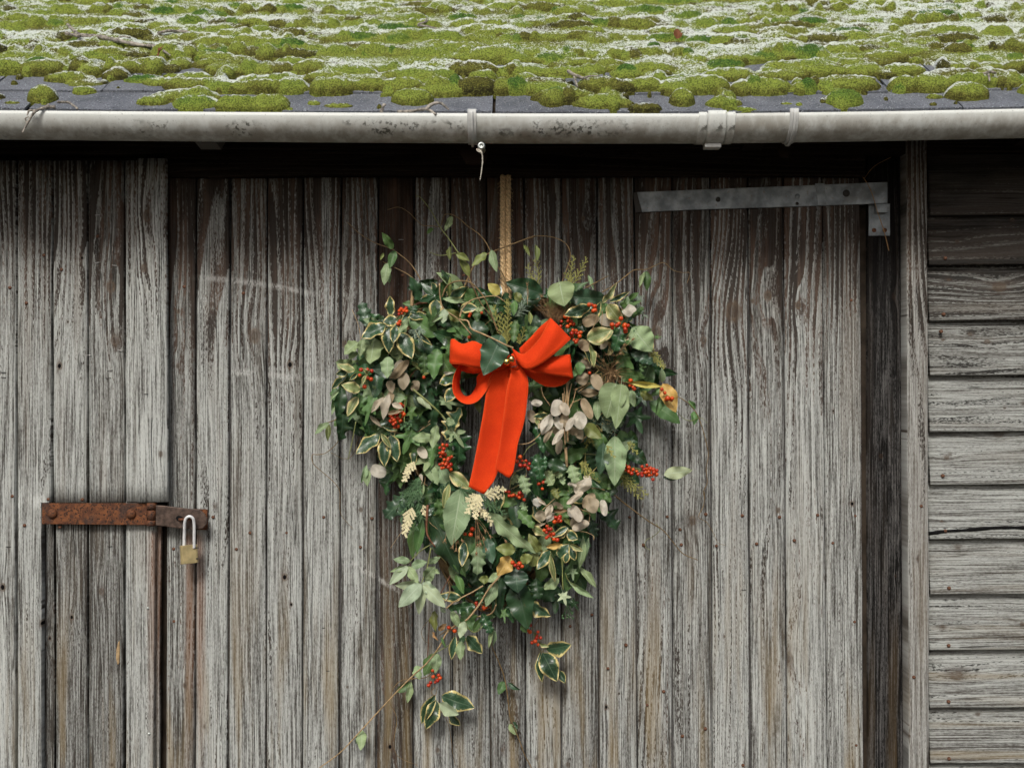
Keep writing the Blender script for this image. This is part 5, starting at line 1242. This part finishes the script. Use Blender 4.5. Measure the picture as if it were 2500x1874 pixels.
SPRIG('A3', (960,160), [(1100,230),(1060,300),(900,240)], 'r', .10); SPRIG('C5', (1000,1450), [(1250,1380),(1150,1560),(1000,1620)], 'y', .10)

# ---- dried seed heads on thin stalks
def SEEDHEAD(crop, base, heads, d=.16, size=.0065):
    for hx, hy in heads:
        b = MB(); d2 = d+rl.uniform(-.01, .01); B, T = P(*px_of(crop, *base), d-.01), P(*px_of(crop, hx, hy), d2)
        b.tube([B, B.lerp(T, .5)+Vector((rl.uniform(-.004, .004), 0, rl.uniform(-.004, .004))), T], .0006, .0006, 4, 12)
        ax = (T-B).normalized(); a = ax.orthogonal().normalized(); c = ax.cross(a)
        b.lathe([(.0008, -size*.2), (size*.38, size*.15), (size*.42, size*.5), (size*.2, size*.85), (.0004, size)], T, ax, 8)
        for j in range(9):
            th = j*.7+rl.random(); o = (ax*.8+(a*math.cos(th)+c*math.sin(th))*rl.uniform(.4, .9)).normalized()*size*1.5
            p = T+ax*size*.4; q = o.cross(Vector((0, 1, .1))).normalized()*.0005
            b.add([p-q, p+q, p+o], [(0, 1, 2)])
        b.build('seed_head', M['dry'], wreath, True, 'c')
SEEDHEAD('C7', (1520,600), [(1560,960),(1555,1110),(1700,1190),(1770,950),(1680,850),(1530,1260),(1600,1090),(1660,990)], .18)
SEEDHEAD('C7', (1190,880), [(1100,1140),(1160,1190),(1185,1040),(1260,1030)], .17); SEEDHEAD('C7', (1030,760), [(960,1020)], .165); SEEDHEAD('C7', (1980,880), [(2060,1040)], .16)
SEEDHEAD('C5', (1440,200), [(1000,-20),(1190,10),(1320,20),(1540,60),(1510,280),(1540,190),(1360,420),(1390,380),(1600,290),(820,520),(1230,-60)], .145)
SEEDHEAD('C3', (930,1430), [(820,1240),(1130,1110),(1230,1130),(1000,1390),(780,1400),(1080,1230)], .155); SEEDHEAD('C2', (1115,400), [(1110,130)], .13); SEEDHEAD('C2', (1370,560), [(1370,350)], .13)
b = MB()                                              # brown fine grass behind the bow
for _ in range(170):
    x0, y0 = rl.uniform(1500, 1750), rl.uniform(700, 800); a = rl.uniform(-.75, .8); L = rl.uniform(150, 430)
    p0 = P(*px_of('C2', x0, y0), .12); p1 = P(*px_of('C2', x0+math.sin(a)*L*.5+rl.uniform(-20, 20), y0-math.cos(a)*L*.5), .125); p2 = P(*px_of('C2', x0+math.sin(a)*L*1.05, y0-math.cos(a)*L), rl.uniform(.11, .14))
    b.tube([p0, p1, p2], .0005, .0004, 3, 6, False)
b.build('dry_grass', M['dry'], wreath, True, 'c')
b = MB()
for _ in range(90):
    x0, y0 = rl.uniform(1350, 1500), rl.uniform(150, 330); a = rl.uniform(0, 6.28); L = rl.uniform(150, 420)
    p0 = P(*px_of('C5', x0, y0), .11); p2 = P(*px_of('C5', x0+math.sin(a)*L, y0-math.cos(a)*L), rl.uniform(.11, .14)); b.tube([p0, p0.lerp(p2, .5)+Vector((rl.uniform(-.006, .006), 0, rl.uniform(-.006, .006))), p2], .0005, .0004, 3, 6, False)
b.build('dry_grass', M['dry'], wreath, True, 'c')

# ---- berries
bm = bmesh.new(); bmesh.ops.create_icosphere(bm, subdivisions=2, radius=1.0)
for v in bm.verts:
    if v.co.z < -.9: v.co *= .86
BERRY = bpy.data.meshes.new('berry'); bm.to_mesh(BERRY); bm.free(); BERRY.materials.append(M['berry']); BERRY.polygons.foreach_set('use_smooth', [True]*len(BERRY.polygons))
def BERRIES(crop, pts, d=.15, r=.0050):
    P3 = [P(*px_of(crop, x, y), d+rl.uniform(-.006, .008)) for x, y in pts]
    cen = sum(P3, Vector())/len(P3)+Vector((0, .012, 0.004))
    b = MB()
    for p in P3: b.tube([cen, cen.lerp(p, .5)+Vector((0, .004, 0)), p+Vector((0, .002, 0))], .0008, .0006, 4, 6)
    cl = b.build('berry_cluster', M['vine_g'], wreath, True, cen)
    for p in P3:
        o = bpy.data.objects.new('berry', BERRY); rr = r*rl.uniform(.72, 1.12); o.scale = (rr, rr, rr*rl.uniform(.92, 1.05)); o.rotation_euler = (rl.uniform(-1, 1), rl.uniform(-1, 1), rl.uniform(0, 6)); o.location = p-cen
        link(o, cl)
BERRIES('C1', [(565,590),(620,635),(660,575),(690,545),(700,600),(600,560),(575,785),(545,830),(590,860),(560,655),(640,600)], .135)
BERRIES('C4', [(615,170),(590,270),(735,170),(810,195),(735,320),(800,345),(680,480)], .145)
BERRIES('C4', [(1340,810),(1390,840),(1380,950),(1380,1040),(1160,1020),(1220,1000),(1280,990),(1160,1110),(1220,1090),(1215,1170),(1250,1140),(1290,1210),(1230,1230),(1340,1110),(1330,930),(1190,1060),(1290,1060),(1400,990)], .135)
BERRIES('A3', [(1330,1100),(1370,1105),(1300,1130),(1340,1140),(1300,1185),(1330,1180),(1310,1220),(1390,1240),(1420,1220),(1345,1250),(1330,1290),(1300,1300),(1375,1280),(1410,1300),(1345,1330),(1385,1325),(1320,1335),(1410,1350),(1380,1255),(1350,1200),(1360,1300)], .155)
BERRIES('C2', [(1880,720),(1900,840),(1960,840),(1850,880),(1720,880),(1740,790),(1860,780),(1810,700),(1920,790)], .135); BERRIES('C2', [(60,650),(40,690)], .13); BERRIES('C2', [(270,630)], .13); BERRIES('C2', [(70,1060),(40,1080)], .12)
BERRIES('C3', [(120,1010),(140,950),(200,960),(240,1010),(285,990),(265,1060),(125,1060),(160,1130),(230,1130),(195,1165),(190,1000)], .165); BERRIES('C3', [(490,480),(545,510),(550,580),(520,590),(440,480)], .155)
BERRIES('C3', [(1025,735),(990,825),(860,850),(865,910),(1095,860),(1155,865),(1110,975),(1105,930),(950,860)], .17, .0056)
BERRIES('A4', [(1325,450),(1320,500),(1350,520),(1340,490),(1360,535)], .165); BERRIES('A4', [(1640,540),(1670,575),(1700,630),(1735,650),(1745,630),(1690,640)], .175, .0056); BERRIES('A4', [(910,375)], .16)
BERRIES('A4', [(1270,1310),(1305,1330),(1270,1350),(1350,1350),(1305,1370),(1335,1390),(1385,1370),(1440,1320),(1440,1385),(1400,1395),(1490,1305),(1490,1340),(1525,1340),(1475,1380),(1510,1370),(1555,1350),(1545,1405),(1510,1405),(1440,1410),(1590,1360),(1585,1400),(1550,1450),(1480,1415),(1560,1380),(1460,1350)], .13)
BERRIES('C6', [(375,115),(410,180),(480,185),(380,270),(465,270),(545,240),(530,320),(310,190)], .15, .0053); BERRIES('C6', [(720,610),(800,580),(785,700),(810,520)], .135)
BERRIES('C6', [(430,715),(170,760),(110,745),(175,830),(250,815),(315,830),(370,780),(405,820),(360,860),(450,900),(210,830)], .14)
BERRIES('C6', [(1030,1225),(1105,1215),(1005,1305),(1070,1300),(1120,1290),(870,1385),(900,1440),(820,1460),(860,1500),(930,1520),(895,1570),(860,1600),(960,1580),(1000,1620),(990,1530),(1060,1640),(940,1440),(1090,1260)], .16)
BERRIES('A5', [(965,425),(900,470),(950,475)], .16, .0055); BERRIES('A5', [(1340,735),(1365,760),(1405,745),(1390,770),(1430,770),(1395,785)], .175, .0058)
BERRIES('A6', [(1645,140),(1625,180),(1640,190),(1700,190),(1695,215),(1690,235),(1720,235),(1655,270),(1680,260),(1700,285)], .075, .0048); BERRIES('A6', [(910,480),(955,515),(965,535),(915,525),(945,555),(930,567),(895,570),(880,590)], .065, .0048)
BERRIES('C8', [(570,1140),(600,1170),(680,1200)], .10); BERRIES('C8', [(1220,780),(1250,770)], .13); BERRIES('C8', [(1090,730),(1080,690)], .12); BERRIES('C4', [(1770,310)], .12)
VINE('A6', [(930,600),(900,640),(930,665),(945,600)], .06, .001, 'vine'); VINE('A6', [(1690,290),(1730,340),(1750,310)], .06, .001, 'vine'); VINE('A6', [(1700,60),(1700,100),(1640,200)], .07, .001, 'vine')
b = MB()
for i in range(16):
    c = P(*px_of('C4', rl.uniform(1330, 1570), rl.uniform(1160, 1270)), .15); b.lathe([(.0006, -.002), (.0022, 0), (.0024, .002), (.0008, .004)], c, (rl.uniform(-.5, .5), -.6, -.6), 7); b.tube([P(*px_of('C4', 1440, 1120), .145), c], .0005, .0005, 3, 4)
b.build('ivy_flower_head', M['needle'], wreath, True, 'c')
b = MB()
for i in range(14):
    c = P(*px_of('A5', rl.uniform(1785, 1915), rl.uniform(1190, 1250)), .06); b.lathe([(.0006, -.002), (.0020, 0), (.0022, .002), (.0008, .004)], c, (rl.uniform(-.5, .5), -.6, -.6), 7); b.tube([P(*px_of('A5', 1850, 1130), .07), c], .0005, .0005, 3, 4)
b.build('ivy_flower_head', M['needle'], wreath, True, 'c')

# ---- ribbon bow
def ribbon(name, A, B, parent, n=40, k=8, curl=0.0, notch=None):
    a = catmull([P(*q) for q in A], n); c = catmull([P(*q) for q in B], n); V = []; UV = []
    for i in range(n):
        for j in range(k+1):
            f = j/k; p = a[i]*(1-f)+c[i]*f
            p = p+np.array((0, -curl*4*f*(1-f)+.0045*math.sin(f*6.28+i*.10)*math.sin(math.pi*i/(n-1)), 0))
            V.append(p); UV.append((i/(n-1), f))
    F = [(i*(k+1)+j, i*(k+1)+j+1, (i+1)*(k+1)+j+1, (i+1)*(k+1)+j) for i in range(n-1) for j in range(k)]
    o = mesh(name, V, F, M['ribbon'], parent, UV, True, np.mean(V, 0))
    s = o.modifiers.new('thick', 'SOLIDIFY'); s.thickness = .0009; s.offset = 0
    return o
bm = bmesh.new(); bmesh.ops.create_uvsphere(bm, u_segments=20, v_segments=12, radius=1)
kc = P(1255, 885, .165)
for v in bm.verts:
    a_ = math.atan2(v.co.z, v.co.x); v.co = Vector((v.co.x*.017, v.co.y*.014, v.co.z*.022))*(1+.08*math.sin(a_*5))
me = bpy.data.meshes.new('bow'); bm.to_mesh(me); bm.free(); me.materials.append(M['ribbon']); me.uv_layers.new(name='UVMap'); me.polygons.foreach_set('use_smooth', [True]*len(me.polygons))
bow = bpy.data.objects.new('bow', me); bow.location = kc-WL; link(bow, wreath); bow['label'] = 'orange-red felt ribbon tied in a bow with two hanging tails'
ribbon('loop', [(1250,868,.17),(1205,850,.19),(1181,843,.2),(1156,832,.2),(1129,839,.197),(1108,827,.185),(1100,832,.17),(1115,845,.15),(1150,858,.14),(1215,872,.145)],
       [(1250,893,.17),(1210,905,.19),(1180,901,.203),(1150,896,.208),(1125,890,.202),(1102,888,.19),(1098,884,.17),(1115,900,.15),(1160,912,.14),(1220,900,.145)], bow, 50, 8, .004)
ribbon('loop', [(1150,880,.15),(1122,890,.162),(1106,925,.175),(1108,962,.185),(1133,985,.19),(1163,981,.19),(1188,953,.185),(1206,915,.175),(1240,892,.165)],
       [(1150,893,.128),(1130,897,.128),(1123,925,.130),(1124,950,.132),(1135,966,.134),(1150,962,.134),(1163,940,.135),(1170,912,.14),(1230,885,.15)], bow, 50, 8)
ribbon('loop', [(1250,850,.17),(1275,864,.19),(1295,851,.2),(1317,826,.207),(1334,796,.204),(1344,776,.196),(1336,783,.178),(1317,799,.165),(1298,820,.155),(1268,850,.155)],
       [(1256,870,.17),(1268,889,.19),(1287,902,.207),(1320,889,.217),(1357,861,.214),(1393,828,.203),(1383,832,.18),(1340,850,.155),(1310,865,.145),(1272,880,.15)], bow, 50, 8, .003)
ribbon('loop', [(1268,880,.16),(1305,884,.178),(1345,872,.19),(1389,865,.187),(1386,870,.17),(1360,890,.15),(1330,898,.14),(1272,890,.15)],
       [(1265,893,.165),(1300,904,.186),(1345,915,.197),(1397,921,.192),(1392,926,.175),(1370,941,.16),(1330,942,.155),(1280,912,.16)], bow, 46, 8, .003)
def tail(A, B, end):
    """tail with a notched lower end"""
    n, k = 44, 8
    a = catmull([P(*q) for q in A], n); c = catmull([P(*q) for q in B], n); V = []; UV = []
    for i in range(n):
        for j in range(k+1):
            f = j/k; p = a[i]*(1-f)+c[i]*f; t = i/(n-1)
            p = p+np.array((0, +.007*math.sin(f*math.pi)*(1-.6*t)-.0030*math.sin(t*6+f*1.5), 0))
            if t > .8: p = p+np.array((0, 0, -end[j]*(t-.8)/.2/1000))
            V.append(p); UV.append((t, f))
    F = [(i*(k+1)+j, i*(k+1)+j+1, (i+1)*(k+1)+j+1, (i+1)*(k+1)+j) for i in range(n-1) for j in range(k)]
    o = mesh('tail', V, F, M['ribbon'], bow, UV, True, np.mean(V, 0)); s = o.modifiers.new('thick', 'SOLIDIFY'); s.thickness = .0009; s.offset = 0
tail([(1240,885,.165),(1202,912,.178),(1190,941,.18),(1180,1006,.178),(1170,1061,.176),(1156,1134,.172),(1144,1187,.168)],
     [(1266,890,.160),(1256,905,.165),(1247,965,.167),(1239,1020,.165),(1228,1097,.163),(1219,1140,.162),(1204,1175,.162)], [0,6,11,16,21,25,18,9,2])
tail([(1246,890,.172),(1246,915,.182),(1238,945,.186),(1230,1008,.186),(1218,1097,.184),(1212,1122,.182),(1209,1143,.18)],
     [(1268,890,.168),(1289,926,.176),(1286,989,.178),(1278,1037,.178),(1265,1081,.177),(1259,1118,.176),(1254,1146,.174)], [0,5,9,11,15,18,20,14,3])
b = MB(); gcx = P(*px_of('C2', 820, 1480), .205)
b.lathe([(.0005, -.0085), (.0045, -.0075), (.0075, -.004), (.0086, 0), (.0075, .004), (.0045, .0075), (.0005, .0085)], gcx, (0.2, -.3, 1), 18); b.build('bell', M['gold'], wreath, True, gcx)
b = MB(); gc2 = P(*px_of('C2', 730, 1530), .198); b.lathe([(.0005, -.0085), (.0045, -.0075), (.0075, -.004), (.0086, 0), (.0075, .004), (.0045, .0075), (.0005, .0085)], gc2, (-.2, -.3, 1), 18); b.build('bell', M['gold'], wreath, True, gc2)
b = MB(); b.tube([P(1236, 872, .20), P(1244, 866, .207), P(1258, 878, .212), P(1262, 892, .205), P(1248, 896, .205)], .0010, k=6, n=24); b.build('wire', M['wire_dk'], wreath, True, 'c')

b = MB(); b.prism([(284, 1585), (288, 1568), (291, 1563), (292, 1590), (291, 1618), (287, 1622), (283, 1606)], .0085, .0118, .0006); b.build('splinter', M['stem_tan'], sdoor, True, 'c')
# ------------------------------------------------------------------ twigs and a dead leaf on the roof
def rp_px(px, py, h=.02):
    """where the ray through a picture point meets the slope, h above the slates"""
    dx, dz = (px-1250)/1000/DIST, (937-py)/1000/DIST
    y = -DE
    for _ in range(30):
        t = y+DIST; s_ = (y+DE+h*math.sin(SLOPE))/math.cos(SLOPE); zr = ZE+s_*math.sin(SLOPE)+h*math.cos(SLOPE)+float(sag(1.25+dx*t))
        y += (zr-(ZC+dz*t))/(dz-math.tan(SLOPE))*1.0
    t = y+DIST; return Vector((1.25+dx*t, y, ZC+dz*t))
def twig(label, runs, h=.02):
    b = MB()
    for pts, r0, r1 in runs:
        b.tube([p if isinstance(p, Vector) else rp_px(p[0], p[1], h+rl.uniform(-.004, .006)) for p in pts], r0, r1, 7, 8*len(pts), jitter=.45)
    tag(b.build('fallen_twig', M['twig'], None, True, 'c'), label, 'twig', 'twigs fallen on the roof')
twig('long forked lichen-covered twig lying on the moss beside a brown leaf', [([(165,60),(180,75),(195,88)], .004, .005), ([(195,88),(240,90),(290,100),(340,110),(380,113)], .006, .0045), ([(280,98),(300,90),(318,92)], .003, .002), ([(370,112),(395,122),(415,135)], .004, .002), ([(160,82),(195,88)], .004, .005)], .03)
GL = lambda px, py, d=0.315: P(px, py, d)
twig('crooked twig hooked over the front of the gutter', [([GL(55,324), GL(65,305), GL(75,288), GL(88,271), GL(115,262,0.300), GL(135,262,0.290)], .0018, .0042), ([GL(66,300), GL(62,290), GL(70,285)], .002, .0012), ([GL(88,271), GL(72,270), GL(66,282)], .003, .0015), ([GL(140,250,0.270), GL(165,250,0.265), GL(180,258,0.280), GL(190,266,0.290)], .003, .0025), ([GL(115,262,0.300), GL(118,255,0.280)], .003, .002)])
twig('pale forked twig lying along the rim of the gutter beside a bracket', [([GL(970,274,0.292), GL(1005,272,0.292), GL(1040,267,0.295), GL(1065,280,0.305)], .004, .003), ([GL(1040,267,0.295), GL(1055,255,0.280), GL(1075,252,0.280), GL(1096,268,0.295)], .0045, .002), ([GL(930,276,0.292), GL(936,258,0.285), GL(940,256,0.280)], .004, .003)])
twig('short branching twig on the moss above the middle of the gutter', [([(1387,174),(1400,182),(1425,192),(1455,198)], .004, .003), ([(1400,182),(1405,198),(1410,212)], .003, .002), ([(1425,192),(1440,186),(1462,186)], .003, .0015)], .03)
twig('short twig on the moss near the top of the clapboard wall', [([(2378,190),(2395,182),(2418,176),(2430,178)], .004, .003), ([(2412,178),(2415,190),(2416,198)], .003, .002)], .03)
twig('thin pale twig high on the roof above the rope', [([(1020,60),(1035,55),(1048,50)], .003, .002), ([(1020,62),(1040,64),(1065,70)], .003, .002), ([(1036,56),(1042,45)], .002, .0015)], .03)
twig('dark straight twig high on the roof left of the bow', [([(385,82),(410,76),(440,77),(478,81)], .004, .003)], .028)
me = leaf_data('ov', 0, 'tn').copy(); me.materials.clear(); me.materials.append(M['deadleaf'])
o = bpy.data.objects.new('dead_leaf', me); c = rp_px(385, 140, .03); o.location = c; o.scale = (.014, .034, .03); o.rotation_euler = (R(70), .5, R(-70)); link(o); tag(o, 'curled brown dead leaf on the moss below the long forked twig', 'leaf', 'dead leaves on the roof')
o2 = bpy.data.objects.new('dead_leaf', me); o2.location = rp_px(1652, 95, .035); o2.scale = (.013, .03, .03); o2.rotation_euler = (R(80), .2, R(20)); link(o2); tag(o2, 'upright dark red dead leaf on the moss above the long hinge', 'leaf', 'dead leaves on the roof')
